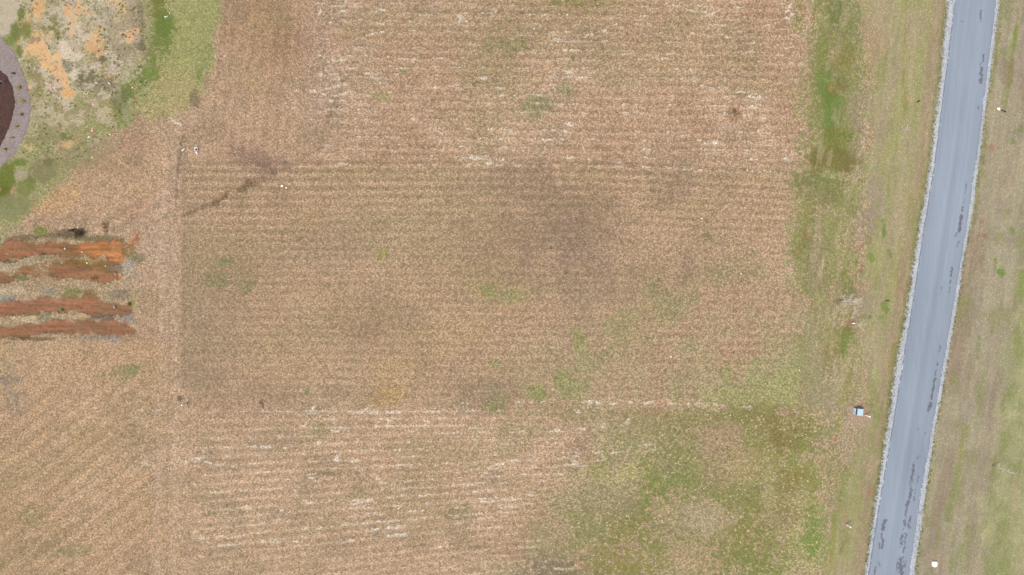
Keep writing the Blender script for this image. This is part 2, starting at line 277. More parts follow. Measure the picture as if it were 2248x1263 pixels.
# --- rank green and straw patchwork south of the lot
SE = [(1310,900),(1800,905),(1815,960),(1800,1100),(1800,BIG),(1090,BIG),(1090,1263),(1160,1170),(1200,1090),(1310,1010)]
P(SE, (168,150,112), .8, 40, .5, [(TS,1.25)]); P([(1340,903),(1500,903),(1640,908),(1790,914),(1780,985),(1640,970),(1420,960)], (136,128,76), .6, 7, .5)
P([(1560,870),(1755,800),(1762,890),(1640,889),(1540,884)], (160,156,100), .6, 14, .5)
sl = box(1090, 890, 1830, 1433); sdm = np.clip(polysd(UU[sl], VV[sl], SE) / 80, 0, 1)
gm = sstep(.36, .56, NA[sl] * .4 + NB[sl] * .3 + NC[sl] * .3 + .06 * np.clip((UU[sl] - 1300) / 300, -1, 1)) * sdm
C[sl] = C[sl] * (1 - gm[..., None] * .68) + lin((134,136,76)) * gm[..., None] * .68
P([(1690,1100),(1800,980),(1815,1263),(1700,1263)], (172,162,108), .7, 40, .5)
for a in [(1321,1027,14,20,(122,132,62)),(1420,1080,15,40,(112,126,48)),(1458,1062,48,24,(116,128,54)),(1515,1060,28,26,(118,128,56)),(1515,995,22,28,(122,128,66)),(1433,950,28,16,(126,130,72)),(1615,916,42,20,(122,124,64)),(1664,906,60,16,(122,120,56)),(1420,1112,30,26,(114,124,50)),
          (1358,1125,30,22,(124,124,72)),(1240,1213,22,20,(122,126,66)),(1385,1162,40,24,(122,122,60)),(1358,1203,34,16,(126,120,54)),(1385,1243,40,16,(122,126,54)),(1440,1213,22,28,(120,126,58)),(1615,1100,18,18,(118,124,66)),(1632,1147,42,55,(122,126,60)),(1648,1195,55,46,(128,124,58)),
          (1675,1230,36,36,(116,126,56)),(1730,1025,52,42,(124,128,58)),(1661,985,30,20,(126,128,62)),(1580,1075,16,16,(116,128,52)),(1480,1020,30,14,(126,126,74)),(1560,930,30,18,(124,124,66)),(1330,1240,60,20,(130,124,60)),(1290,1180,30,30,(132,128,76)),(1200,1180,30,30,(142,134,84)),(1250,1255,40,14,(112,110,64)),
          (1480,1150,30,20,(134,130,80)),(1395,930,40,20,(148,134,90)),(1210,1250,40,20,(120,108,84)),(1730,965,40,20,(122,114,56)),(1760,1040,20,40,(124,132,60)),(1790,1180,16,34,(108,134,48)),(1772,1195,14,14,(112,136,48)),(1780,1140,12,30,(118,132,56)),(1800,940,22,16,(122,128,64))]:
    B(a[0], a[1], a[2] * 1.25, a[3] * 1.25, (a[4][0] + 14, a[4][1] + 10, a[4][2] + 16), .66, 0, 1.0, .9, [(G,.55),(TD,.8)])
for a in [(1707,931,20,24,(134,120,72)),(1722,972,26,24,(136,122,72)),(1722,1100,46,40,(146,130,82)),(1712,1140,40,26,(150,134,96)),(1735,1060,34,30,(142,130,76)),(1690,1060,14,60,(170,160,112)),(1549,1141,60,36,(182,160,128)),(1515,1229,52,38,(180,150,114)),(1590,1010,50,50,(160,138,104)),(1560,960,50,30,(166,142,108)),(1350,1095,60,30,(160,142,108)),(1370,1045,40,22,(178,164,112)),(1460,1125,30,16,(180,162,114)),(1640,1030,40,30,(170,150,104))]:
    B(a[0], a[1], a[2], a[3], a[4], .65, 0, .8, .7)

# --- hummock, weedy bank and clay cuts at the upper left
NW = [(-BIG,-BIG),(482,-BIG),(482,0),(471,110),(456,160),(438,212),(395,248),(300,262),(245,288),(200,345),(128,405),(68,465),(0,545),(-BIG,545)]
P(NW, (154,152,98), .95, 20, .8, [(G,.75)])
P([(330,0),(478,0),(468,110),(440,200),(330,250),(280,240),(330,150)], (158,156,98), .75, 20, .5); B(385,190,50,45,(178,156,108),.5); B(330,240,60,16,(180,156,112),.5); B(380,100,30,70,(156,154,92),.5)
L([(350,-60),(345,20),(362,60),(348,90),(325,125),(325,155),(290,175),(262,215),(268,240)], 44, (118,130,62), .85, 22, .95, [(G,.45),(TD,.6)])
B(350,15,20,30,(118,122,44),.6); B(362,60,14,22,(108,130,54),.7); B(275,210,22,20,(112,130,60),.8); B(300,170,20,16,(118,136,64),.7); B(330,160,10,8,(120,142,62),.7); B(450,120,14,30,(144,146,82),.6); B(437,165,8,20,(130,136,66),.7); B(428,215,10,20,(122,104,78),.7)
P([(60,-60),(320,-60),(318,90),(300,150),(250,190),(190,215),(110,220),(70,160),(60,60)], (190,174,140), .8, 24, .95)
for a in [(120,40,40,34,(144,138,96)),(130,66,26,16,(128,126,66)),(232,48,22,28,(146,140,108)),(158,148,30,24,(134,130,104)),(85,150,16,30,(142,136,90)),(75,190,16,30,(148,136,92)),(215,120,20,20,(150,134,96)),(280,110,34,24,(150,136,110)),(235,140,26,14,(146,132,96)),
          (170,70,16,60,(196,180,154)),(150,110,36,10,(186,170,144)),(160,122,26,8,(206,190,166)),(215,150,30,9,(204,186,166)),(240,155,14,10,(206,186,172)),(95,152,14,7,(202,186,170)),(118,190,14,12,(206,184,164)),(135,215,26,14,(194,178,160)),(90,232,26,14,(196,182,154)),(70,262,14,26,(206,192,160)),(190,80,20,30,(180,162,132)),(270,60,30,40,(172,154,124)),(300,30,20,40,(164,148,116)),
          (120,260,60,40,(160,150,106)),(180,240,40,20,(158,146,108)),(110,300,50,16,(140,136,92)),(180,340,60,30,(148,138,98)),(145,300,10,8,(116,120,60)),(112,328,8,8,(110,120,64)),(35,330,20,22,(168,158,120))]:
    B(a[0], a[1], a[2], a[3], a[4], .75, 0, .7, .95, [(TD,.5),(G,.7)])
sl = box(40, -170, 330, 360); hm = sstep(.47, .60, fbm(UU[sl] / 26, VV[sl] / 20, 110, 4, .6)) * np.clip(1.2 - np.hypot((UU[sl] - 165) / 150, (VV[sl] - 130) / 190), 0, 1) * .9
C[sl] = C[sl] * (1 - hm[..., None]) + lin((214,200,172)) * hm[..., None]; TD[sl] *= 1 - .5 * hm
P([(50,105),(62,94),(88,86),(104,102),(112,128),(132,118),(134,140),(156,188),(158,210),(146,208),(120,172),(104,150),(84,132),(62,126)], (226,184,132), .95, 7, .95, [(TD,.12),(G,.35)])
for a in [(85,26,9,13,(224,170,104)),(64,48,7,11,(210,164,112)),(84,78,11,7,(214,164,104)),(110,84,8,5,(214,168,112)),(92,10,8,8,(206,160,104)),(180,22,9,9,(222,168,108)),(156,28,6,8,(220,160,102)),(165,52,8,18,(212,172,124)),(206,34,6,4,(216,168,112)),(272,20,8,14,(220,174,116)),(258,5,12,5,(206,172,124)),(211,104,14,14,(212,160,102)),(212,82,4,14,(214,172,120)),(285,86,6,7,(222,172,114)),(276,78,5,5,(222,172,114)),(294,70,10,4,(216,168,112)),(220,74,8,5,(206,168,114)),(260,44,8,6,(196,166,124)),(150,206,9,7,(216,160,96)),(64,192,5,7,(214,168,118)),(145,318,12,6,(204,164,110)),(62,324,6,5,(206,166,116)),(238,172,8,5,(208,164,110)),(392,302,4,4,(190,134,72)),(205,52,12,6,(186,164,130)),(42,95,5,7,(204,158,104))]:
    B(a[0], a[1], a[2] * 1.2, a[3] * 1.2, (a[4][0] + 6, a[4][1] + 14, a[4][2] + 18), .9, 0, .8, .95, [(TD,.15),(G,.6)])
B(220,185,34,20,(116,108,80),.7,10,.8,1.0); B(205,170,20,10,(104,98,70),.6,0,.7,1.0); B(312,105,12,10,(112,98,80),.7); B(230,132,8,6,(112,104,74),.7); B(262,215,20,20,(128,122,84),.5); L([(312,10),(315,60),(318,120)], 6, (120,112,80), .5, 6, .7)
P([(-60,-60),(58,-60),(52,0),(40,40),(18,72),(-60,82)], (196,186,160), .95, 6, .4, [(TD,.15),(G,.4)])
for a in [(35,70,12,26,(116,126,60)),(48,36,8,14,(112,130,54)),(20,90,14,10,(124,136,66)),(44,110,8,14,(112,118,56)),(60,66,14,20,(126,126,66)),(12,395,22,44,(110,122,40)),(42,356,16,8,(112,132,54)),(5,430,20,26,(108,114,32)),(62,398,12,10,(108,122,50)),(50,415,26,20,(128,136,74)),(30,450,40,30,(142,142,94)),(95,370,30,30,(138,132,92)),(105,356,12,10,(116,122,66)),(40,385,14,10,(176,164,136)),(90,345,6,6,(170,158,130))]:
    B(a[0], a[1], a[2], a[3], a[4], .85, 0, .5, .5, [(G,.35),(TD,.5)])
P([(130,405),(205,345),(300,280),(360,300),(370,420),(220,480),(80,470)], (186,152,114), .55, 20, .4); B(295,320,40,36,(168,134,106),.5); B(130,440,60,24,(196,156,104),.45,-30); B(290,355,30,14,(146,128,96),.5); B(250,372,30,14,(164,134,102),.5)
# clay
CL = dict(arrs=[(TD,.04),(G,.3)])
P([(-200,500),(60,500),(150,500),(240,520),(300,530),(300,740),(-200,745)], (168,148,112), .55, 20, .5, [(TS,1.2)])
B(88,508,16,16,(122,130,58),.85); L([(20,528),(80,520),(150,518),(200,524),(265,528)], 12, (112,98,66), .75, 7, .5); B(150,512,34,9,(104,86,66),.7)
P([(-200,568),(0,545),(30,533),(75,531),(120,534),(160,540),(215,534),(268,532),(276,555),(268,578),(240,584),(225,565),(160,564),(130,556),(60,562),(30,572),(0,574),(-200,590)], (170,115,82), .9, 7, .62, **CL)
P([(160,545),(200,536),(240,540),(265,532),(276,552),(266,580),(250,584),(236,566),(180,562)], (206,136,80), .8, 7, .8); B(255,553,20,15,(208,148,96),.7); B(150,545,20,9,(130,106,72),.6)
P([(-200,610),(0,600),(25,598),(45,588),(80,580),(140,574),(200,578),(262,580),(250,592),(262,606),(240,618),(190,617),(140,612),(70,612),(40,606),(28,618),(0,622),(-200,630)], (166,115,82), .9, 7, .62, **CL)
L([(80,580),(150,576),(235,588)], 14, (138,110,62), .7, 8, .6); B(200,575,40,8,(146,116,64),.6); B(50,610,18,8,(112,108,64),.8); B(92,558,10,3,(80,84,52),.7); B(95,566,20,5,(122,112,74),.6)
P([(-200,668),(0,662),(70,662),(105,652),(150,655),(190,640),(205,650),(215,660),(250,664),(284,668),(290,684),(262,694),(210,690),(150,684),(70,690),(0,696),(-200,700)], (166,112,84), .9, 7, .62, **CL)
P([(-200,720),(0,717),(80,712),(150,704),(200,702),(246,706),(276,704),(290,724),(298,732),(280,738),(230,738),(150,734),(105,734),(50,742),(0,742),(-200,748)], (166,112,84), .9, 7, .62, **CL)
for a in [(195,642,14,10,(140,112,72)),(150,650,26,8,(134,126,72)),(160,640,20,8,(132,130,74)),(255,588,20,7,(128,112,92)),(205,612,8,4,(92,76,70)),(258,611,6,5,(196,98,54)),(285,588,14,16,(166,156,136)),(265,648,24,12,(140,122,100)),(290,668,6,6,(122,136,52)),(135,680,5,5,(150,158,88)),(230,697,30,8,(136,116,102)),(280,700,16,10,(148,136,122)),(300,522,5,9,(176,98,50)),(292,534,12,12,(176,120,76)),(282,548,14,14,(150,118,82)),(300,568,16,10,(130,122,86)),(250,745,20,10,(160,148,136)),(215,742,60,7,(150,134,112)),(110,640,26,7,(146,138,116)),(40,640,40,8,(190,168,132)),(12,655,20,8,(150,146,126)),(90,690,20,5,(132,116,88)),(20,575,20,5,(100,92,64)),(70,575,22,8,(170,154,122)),(20,590,20,7,(176,160,128)),(60,700,60,6,(190,166,126)),(170,697,20,6,(196,170,126)),(95,700,14,10,(136,128,98)),(60,745,60,4,(112,94,70))]:
    B(a[0], a[1], a[2], a[3], a[4], .8, 0, .5, .6)
sl = box(-200, 500, 305, 750); cm = sstep(.75, .3, TD[sl]) * edge_m(305 - UU[sl], 0, 8)
ns = fbm(UU[sl] / 42, VV[sl] / 5, 101, 4, .6); nf = fbm(UU[sl] / 6, VV[sl] / 3, 102, 3, .6)
C[sl] *= (1 + ((ns - .5) * .75 + (nf - .5) * .5) [..., None] * cm[..., None])
ol = sstep(.50, .64, fbm(UU[sl] / 38, VV[sl] / 8, 103, 4, .6)) * cm * .45; HX[sl] += ((nf - .5) * .16 + (ns - .5) * .2 - .05) * cm; C[sl] = C[sl] * (1 - ol[..., None]) + lin((126,112,76)) * ol[..., None]
rim = np.clip(1 - np.abs(TD[sl] - .5) / .4, 0, 1) * sstep(.42, .6, nf * .5 + NB[sl] * .5) * .8; C[sl] = C[sl] * (1 - rim[..., None]) + lin((104,94,66)) * rim[..., None]
# scattered bare spots and old burrows
for a in [(1823,196,3.5,4,(206,124,82)),(1776,512,4,8,(204,124,66)),(1783,664,6,5,(150,96,60)),(1783,677,3,3,(166,100,64)),(1866,710,9,11,(160,106,76)),(1862,718,6,6,(150,84,60)),(1842,663,7,5,(134,100,80)),(1973,295,5,4,(130,90,66)),(2178,325,6,9,(172,116,80)),(2163,519,4,4,(160,88,60)),(2157,487,5,5,(160,112,80)),(2147,519,3,3,(166,112,84)),(1890,594,5,4,(146,108,70)),(1913,1081,5,4,(180,118,82)),(1955,955,3,4,(170,104,74)),(1966,742,4,4,(176,122,90)),(1977,635,3,5,(182,128,92)),(1993,216,3,5,(196,140,104)),(2174,210,5,2,(196,150,76))]:
    B(a[0], a[1], a[2], a[3], (a[4][0], a[4][1] + 10, a[4][2] + 14), .62, 0, .8, .9, [(TD,.3)])
for a in [(1210,545,4,5),(1242,601,3,3),(395,315,2.5,3),(1613,243,4,5),(572,885,3,3),(394,876,8,7)]:
    B(a[0], a[1], a[2], a[3], (92,74,56), .75, 0, .5, .3)

# --- windrows of bleached straw
PALE = (222,206,180)
def dash(x, y, ln, w, ang, k=.8, col=PALE):
    a = math.radians(ang); n = max(2, int(ln / 9)); pts = []
    for i in range(n + 1):
        t = (i / n - .5) * ln
        pts.append((x + t * math.cos(a) + random.uniform(-1.2, 1.2), y - t * math.sin(a) + random.uniform(-1.3, 1.3)))
    L(pts, w * .8, col, k * .85, w * .5, .4, gap=.42)
for x, y, ln, w, ang in [(712,130,28,5,-32),(745,134,28,4,0),(745,153,60,3.5,3),(706,158,10,8,80),(700,200,16,6,10),(728,176,28,7,0),(738,192,36,6,12),(712,206,16,5,35),(752,208,26,5,20),(690,206,14,6,0),(830,54,34,3.5,2),(822,76,40,3.5,10),(765,22,60,3.5,20),(705,24,24,3,70),(722,10,20,4,40),(728,48,8,7,70),
        (900,130,60,3.5,0),(965,129,34,3.5,2),(830,171,50,3.5,2),(900,150,60,3,0),(870,172,40,3,-2),(1040,100,30,3,0),(935,33,28,4,0),(1015,40,9,10,60),(838,23,16,7,0),(925,110,50,3,2),(980,190,60,3,3),(1082,30,5,16,80),(1205,13,34,4,-6),(1255,30,34,4,24),(1275,20,10,6,50),(1312,12,6,8,60),
        (1180,60,34,4,25),(1150,72,20,4,10),(1120,86,16,7,20),(1322,68,15,5,8),(1348,56,10,7,20),(1366,62,8,4,-20),(1292,79,16,5,5),(1218,80,10,6,-50),(1440,22,44,4,12),(1418,34,10,6,0),(1060,174,16,10,5),(1100,210,90,3.5,0),(1110,192,40,3,0),(1190,128,60,3.5,-30),(1230,112,30,3,4),(1375,120,20,4,0),
        (1470,120,20,5,10),(1555,78,8,8,-50),(1560,125,16,4,-4),(1098,285,50,3.5,0),(1195,309,34,4,-4),(1245,272,30,4,-16),(1243,290,10,6,0),(1218,279,5,4,0),(1250,160,14,6,0),(1380,240,4,26,0),(1400,248,24,3.5,-4),(1590,248,10,4,55),(1572,315,8,5,0),(1490,300,60,3,-6),(1360,320,60,3,-8),
        (1640,205,50,3.5,-8),(1665,240,40,3.5,-12),(1640,95,60,3,-5),(1700,60,30,3,80),(1690,95,20,3,0),(1730,40,4,50,0),(1720,55,16,5,-6),(1600,85,16,4,-14),(1660,215,34,4,-10),(1650,225,40,3.5,-20),(1680,262,40,3.5,-14),(1540,28,60,3,-8),(1470,12,70,3,-6),
        (905,318,60,3.5,0),(980,322,80,3.5,-2),(880,300,20,5,8),(835,318,16,5,24),(950,262,26,4,-3),(960,244,34,3.5,-2),(895,233,10,6,0),(1000,195,20,5,10),(756,276,7,8,60),(650,205,8,8,45),(628,222,5,10,80),(648,232,4,12,80),(478,245,9,6,-20),(446,237,5,9,80),(385,268,24,5,-35),
        (1060,350,100,3.5,-3),(1300,352,140,3.5,-5),(1500,372,200,3.5,-3),(1680,378,120,3.5,-3),(1400,345,40,3.5,-2),(1590,352,26,4,0),(1730,350,16,5,0),(1080,358,16,6,10)]:
    dash(x, y, ln, w, ang, .85)
for x, y, ln, w, ang in [(890,886,50,4,0),(1020,885,20,4,0),(830,907,110,4,1),(935,904,80,4,1),(1030,903,40,4,0),(1070,902,40,4,0),(1175,884,90,3.5,0),(1320,885,110,5,-1),(1440,886,120,5,-1),(1545,888,90,4,-3),(1620,893,60,4,-4),(745,890,10,12,55),(690,895,40,4,50),(672,930,14,5,55),(760,887,50,3,0),(806,897,30,3.5,30),
        (650,937,34,3,0),(855,925,12,6,40),(845,935,20,5,5),(790,947,20,4,0),(736,948,16,4,0),(700,973,10,6,40),(822,982,14,6,60),(834,978,8,4,-50),(875,993,12,6,55),(560,982,80,3,0),(600,984,60,3.5,0),(575,1001,12,4,0),(620,1001,10,5,20),(505,1024,14,4,0),(505,1001,8,4,0),(625,992,16,3.5,6),
        (790,1012,40,4,10),(840,1006,60,4,8),(870,1022,60,3.5,6),(900,1003,40,3.5,4),(790,1033,20,4,6),(690,1042,40,4,10),(700,1056,60,3.5,8),(742,1005,6,12,60),(775,1042,5,10,40),(830,1052,4,14,20),(670,1012,16,4,45),(815,1098,60,4.5,10),(870,1093,30,5,6),(790,1105,50,4,8),(925,1090,60,4,10),(960,1085,80,4,8),
        (1060,1078,100,4,5),(1000,1065,60,3.5,6),(1100,1100,140,4,4),(1040,1104,90,4,3),(920,1110,90,4,9),(1050,1140,120,3.5,6),(850,1160,140,3.5,8),(800,1165,60,3.5,7),(880,1173,60,4,5),(700,1160,60,3,6),(740,1150,50,3,6),(640,1165,60,3,4),(520,1195,80,3.5,5),(580,1190,60,3,3),(640,1190,90,3,3),(620,1120,16,4,40),
        (670,1099,8,4,20),(590,1092,4,5,0),(632,1102,7,6,40),(545,1165,8,5,20),(1120,1012,20,8,-40),(1275,945,14,9,20),(1380,925,9,12,60),(1270,907,5,10,80),(1222,945,16,7,10),(1190,942,14,4,10),(1325,935,6,9,50),(1230,973,60,3.5,0),(1060,940,60,3,0),(1010,925,14,5,0),(1030,960,60,3,-2),(1120,975,80,3,0),
        (1420,978,70,3.5,12),(1350,995,60,3.5,8),(1315,994,18,4,15),(1400,994,80,3,8),(1270,1010,5,20,0),(1255,1020,60,3,6),(1310,1012,40,3,6),(1240,1005,80,3,4),(1165,1085,5,16,0),(1200,1070,40,3.5,6),(1465,1045,9,7,0),(1470,1044,5,3,0),(1520,1095,10,8,30),(1115,1115,60,4,5),(1150,1070,30,3,6),(1180,1187,50,3,0),(1220,1250,120,3,0),(1240,1232,40,3,-5),
        (432,1010,11,8,10),(432,988,5,5,0),(447,991,5,5,0),(412,1014,4,8,0),(415,1208,10,9,20),(428,1172,7,7,40),(428,1066,6,6,60),(462,1078,5,5,0),(470,1020,40,3,-12),(455,1015,6,4,0),(415,1082,16,4,15),(500,1155,8,5,10)]:
    dash(x, y, ln, w, ang, .85)
for x, y, ln, w, ang in [(145,950,110,7,38),(92,972,24,6,40),(115,1030,26,5,42),(205,928,24,5,35),(195,878,34,4,22),(210,896,10,5,20),(100,1012,24,5,40),(130,890,16,8,20),(92,902,8,10,30),(40,925,30,5,30),(25,980,30,6,30),(20,915,16,5,10),(180,1197,34,8,30),(240,1168,30,5,35),(262,1155,20,6,42),(320,1075,26,5,35),(225,1210,60,5,38),(195,1248,30,8,12),(165,1150,14,6,10),(90,1172,14,5,35),(60,1130,24,5,35),(300,1095,60,5,38),(160,1225,60,4,38),(110,1026,12,4,40),(310,908,14,20,0),(345,905,10,16,0),(410,940,30,10,30),(300,988,20,5,0)]:
    dash(x, y, ln, w, ang, .5, (206,186,154))
for k in range(19):             # long broken pale lines, one per mower pass
    yy = -8 + k * 19.6; x0 = random.uniform(640, 760); x1 = random.uniform(1600, 1765)
    L([(x0 + (x1 - x0) * j / 12, yy + 6 + .012 * (x0 + (x1 - x0) * j / 12) + random.uniform(-1.5, 1.5)) for j in range(13)], 2.2, PALE, .5, 1.6, .5, gap=.47)
for k in range(17):
    q0 = 905 + k * 20.0; x1 = random.uniform(1080, 1330)
    L([(440 + (x1 - 440) * j / 12, 890 + (q0 - 890 + 0.0) / (1 + .13 / 350 * ((x1 - 440) * j / 12 + 10)) + random.uniform(-1.2, 1.2)) for j in range(13)], 2.2, PALE, .55, 1.6, .5, gap=.46)
for k in range(9):
    L([(10 + k * 26, 1210 - k * 8 + 30), (120 + k * 24, 1110 - k * 12), (230 + k * 16, 1000 - k * 4 + k * k)], 3, (208,186,150), .4, 3, .5, gap=.44)
for i in range(150):            # loose bleached wisps
    x, y = random.uniform(690, 1760), random.uniform(-30, 345); dash(x, y, random.uniform(8, 40), random.uniform(2.4, 3.6), random.gauss(0, 9), random.uniform(.3, .75))
for i in range(170):
    x, y = random.uniform(420, 1260), random.uniform(905, 1290); dash(x, y, random.uniform(8, 46), random.uniform(2.4, 3.6), random.gauss(5, 6), random.uniform(.3, .75))
for i in range(60):
    x, y = random.uniform(420, 1740), random.uniform(355, 880); dash(x, y, random.uniform(6, 30), random.uniform(2, 3), random.gauss(0, 6), random.uniform(.15, .4))

# level of fine speckle: dark gaps between straw clumps
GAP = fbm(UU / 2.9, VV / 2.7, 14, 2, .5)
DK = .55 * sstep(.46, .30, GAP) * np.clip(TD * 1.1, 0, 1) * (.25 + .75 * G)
GAIN = 1 + TD[..., None] * (.35 + .65 * G[..., None]) * np.array([.43, .52, .66])
lum = (C @ np.array([.3, .5, .2]))[..., None]; gsat = np.where(C[..., 1:2] > C[..., 0:1] * .97, .90, .94); C = lum + (C - lum) * gsat
C *= GAIN
C *= (1 + ((ND - .5) * .20 + (NC - .5) * .10)[..., None] * (.35 + .65 * G[..., None]))
HH = relief(UU, VV) + (NC - .5) * .05 * G + (ND - .5) * .05 * G + HX
under = (UU > GL(VV) - 2) & (UU < GR(VV) + 2); HH = np.where(under, -.03, HH)
def cell(A, u, v):
    i = np.clip(np.searchsorted(V, v), 0, NY - 1); j = np.clip(np.searchsorted(U, u), 0, NX - 1); return A[i, j]
def gz(u, v): return float(relief(np.array([u]), np.array([v]))[0])

# ---------------------------------------------------------------- materials
def mat(name, rough=.9, spec=.1):
    m = bpy.data.materials.new(name); m.use_nodes = True; nt = m.node_tree
    b = nt.nodes['Principled BSDF']; b.inputs['Roughness'].default_value = rough
    b.inputs['Specular IOR Level'].default_value = spec
    return m, nt, b
def nd(nt, t, **kw):
    n = nt.nodes.new(t)
    for k, v in kw.items(): setattr(n, k, v)
    return n
def mixc(nt, fac, a, b, mode='MIX'):
    n = nd(nt, 'ShaderNodeMix', data_type='RGBA', blend_type=mode)
    for s, v in ((0, fac), (6, a), (7, b)):
        if isinstance(v, bpy.types.NodeSocket): nt.links.new(v, n.inputs[s])
        elif s == 0: n.inputs[0].default_value = v
        else: n.inputs[s].default_value = (*v, 1) if len(v) == 3 else v
    return n.outputs[2]
def math_n(nt, op, a, b):
    n = nd(nt, 'ShaderNodeMath', operation=op)
    for i, v in enumerate((a, b)):
        if isinstance(v, bpy.types.NodeSocket): nt.links.new(v, n.inputs[i])
        else: n.inputs[i].default_value = v
    return n.outputs[0]
def noise(nt, scale, detail=3, rough=.6, vec=None):
    n = nd(nt, 'ShaderNodeTexNoise'); n.inputs['Scale'].default_value = scale
    n.inputs['Detail'].default_value = detail; n.inputs['Roughness'].default_value = rough
    nt.links.new(vec or nd(nt, 'ShaderNodeTexCoord').outputs['Object'], n.inputs['Vector'])
    return n.outputs['Fac']
def ramp(nt, fac, stops):
    n = nd(nt, 'ShaderNodeValToRGB'); e = n.color_ramp.elements
    while len(e) < len(stops): e.new(.5)
    for i, (p, c) in enumerate(stops):
        e[i].position = p; e[i].color = (c, c, c, 1) if not hasattr(c, '__len__') else (*c, 1)
    nt.links.new(fac, n.inputs[0]); return n.outputs[0]
def bump(nt, bsdf, h, strength, dist):
    b = nd(nt, 'ShaderNodeBump'); b.inputs['Strength'].default_value = strength; b.inputs['Distance'].default_value = dist
    nt.links.new(h, b.inputs['Height']); nt.links.new(b.outputs[0], bsdf.inputs['Normal'])
def attr(nt, name): return nd(nt, 'ShaderNodeAttribute', attribute_name=name)

def simple(name, col, rough=.7, spec=.3, var=.18, scale=6, bmp=.2, real=None):
    m, nt, b = mat(name, rough, spec)
    f = ramp(nt, noise(nt, scale, 4), [(.3, 1 - var), (.7, 1 + var)])
    nt.links.new(mixc(nt, 1.0, tuple(real or alb(col)), f, 'MULTIPLY'), b.inputs['Base Color'])
    if bmp: bump(nt, b, noise(nt, scale * 3, 3), bmp, .01)
    return m

# ground
m_ground, nt, b = mat('field_soil_and_thatch', 1.0, 0.0)
ca = attr(nt, 'Col'); ga = attr(nt, 'grain')
n1 = noise(nt, 8.0, 2, .6); n2 = noise(nt, 19.0, 2, .6)
f1 = ramp(nt, n1, [(.34, .76), (.5, 1.0), (.66, 1.18)]); f2 = ramp(nt, n2, [(.3, .86), (.5, 1.0), (.7, 1.13)])
cg = mixc(nt, ga.outputs['Fac'], mixc(nt, .5, ca.outputs['Color'], mixc(nt, 1, ca.outputs['Color'], f2, 'MULTIPLY')), mixc(nt, 1, mixc(nt, 1, ca.outputs['Color'], f1, 'MULTIPLY'), f2, 'MULTIPLY'))
nt.links.new(cg, b.inputs['Base Color']); bump(nt, b, n1, .5, .08)
# grass blades
m_grass, nt, b = mat('dry_and_green_grass', .9, .05)
nt.links.new(attr(nt, 'Col').outputs['Color'], b.inputs['Base Color'])

# ---------------------------------------------------------------- mesh helpers
def mesh_np(name, co, faces, material, col=None, flo=None, smooth=False, n=None):
    me = bpy.data.meshes.new(name); co = np.asarray(co, np.float32); faces = np.asarray(faces, np.int32)
    k = faces.shape[1]
    me.vertices.add(len(co)); me.vertices.foreach_set('co', co.ravel())
    me.loops.add(faces.size); me.loops.foreach_set('vertex_index', faces.ravel())
    me.polygons.add(len(faces)); me.polygons.foreach_set('loop_start', np.arange(len(faces), dtype=np.int32) * k)
    me.update(calc_edges=True)
    if smooth: me.polygons.foreach_set('use_smooth', np.ones(len(faces), bool))
    if col is not None:
        a = me.attributes.new('Col', 'FLOAT_COLOR', 'POINT'); cc = np.ones((len(co), 4), np.float32); cc[:, :3] = col
        a.data.foreach_set('color', cc.ravel())
    for nm, ar in (flo or {}).items():
        a = me.attributes.new(nm, 'FLOAT', 'POINT'); a.data.foreach_set('value', np.asarray(ar, np.float32).ravel())
    me.materials.append(material); o = bpy.data.objects.new(name, me); COL.objects.link(o); return o
def grid_faces(ny, nx):
    i = np.arange(ny - 1)[:, None] * nx + np.arange(nx - 1)[None]
    return np.stack([i + nx, i + nx + 1, i + 1, i], -1).reshape(-1, 4)
def kind(o, k): o['kind'] = k; return o
def tag(o, label, cat, group=None):
    o['label'] = label; o['category'] = cat
    if group: o['group'] = group
    return o

X, Y = W(UU, VV)
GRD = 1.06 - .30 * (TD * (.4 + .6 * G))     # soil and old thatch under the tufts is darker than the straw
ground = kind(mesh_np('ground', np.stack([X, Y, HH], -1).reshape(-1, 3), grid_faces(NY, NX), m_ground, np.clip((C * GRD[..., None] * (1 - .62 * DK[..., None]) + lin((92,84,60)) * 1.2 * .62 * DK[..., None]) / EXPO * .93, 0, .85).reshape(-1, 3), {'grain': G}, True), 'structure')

# ---------------------------------------------------------------- road
vr = np.concatenate([-170 - far[::-1], np.arange(-170, 1434, 1.3), 1433 + far[1:]]); NT = 74
t = np.linspace(0, 1, NT); VR = np.repeat(vr[:, None], NT, 1); TR = np.repeat(t[None], len(vr), 0)
edge = (fbm(vr / 9, vr * 0, 20, 2) - .5) * 2.0; edge2 = (fbm(vr / 9, vr * 0, 24, 2) - .5) * 2.4
UR = (AL(VR) + edge[:, None]) * (1 - TR) + (AR(VR) + edge2[:, None]) * TR
ZR = .075 + .05 * (1 - (2 * TR - 1) ** 2)
long_s = fbm(TR * 16, VR / 520, 21, 3); fine_s = fbm(UR / 3, VR / 40, 22, 2)
cr = lin((154,168,184)) * (1 + (long_s - .5)[..., None] * .22 + (fine_s - .5)[..., None] * .10 + (fbm(UR / 60, VR / 140, 27, 2) - .5)[..., None] * .16)
wear = np.exp(-((TR - .28) / .1) ** 2) + np.exp(-((TR - .70) / .1) ** 2); cr *= (1 + .05 * wear)[..., None]
em = np.exp(-((TR * 90 - 1.2) / 1.3) ** 2) * .75 + np.exp(-((1 - TR) * 90 / 2.0) ** 2) * .35
cr = cr * (1 - em[..., None]) + lin((104,108,132)) * em[..., None]
sf = np.zeros(UR.shape)
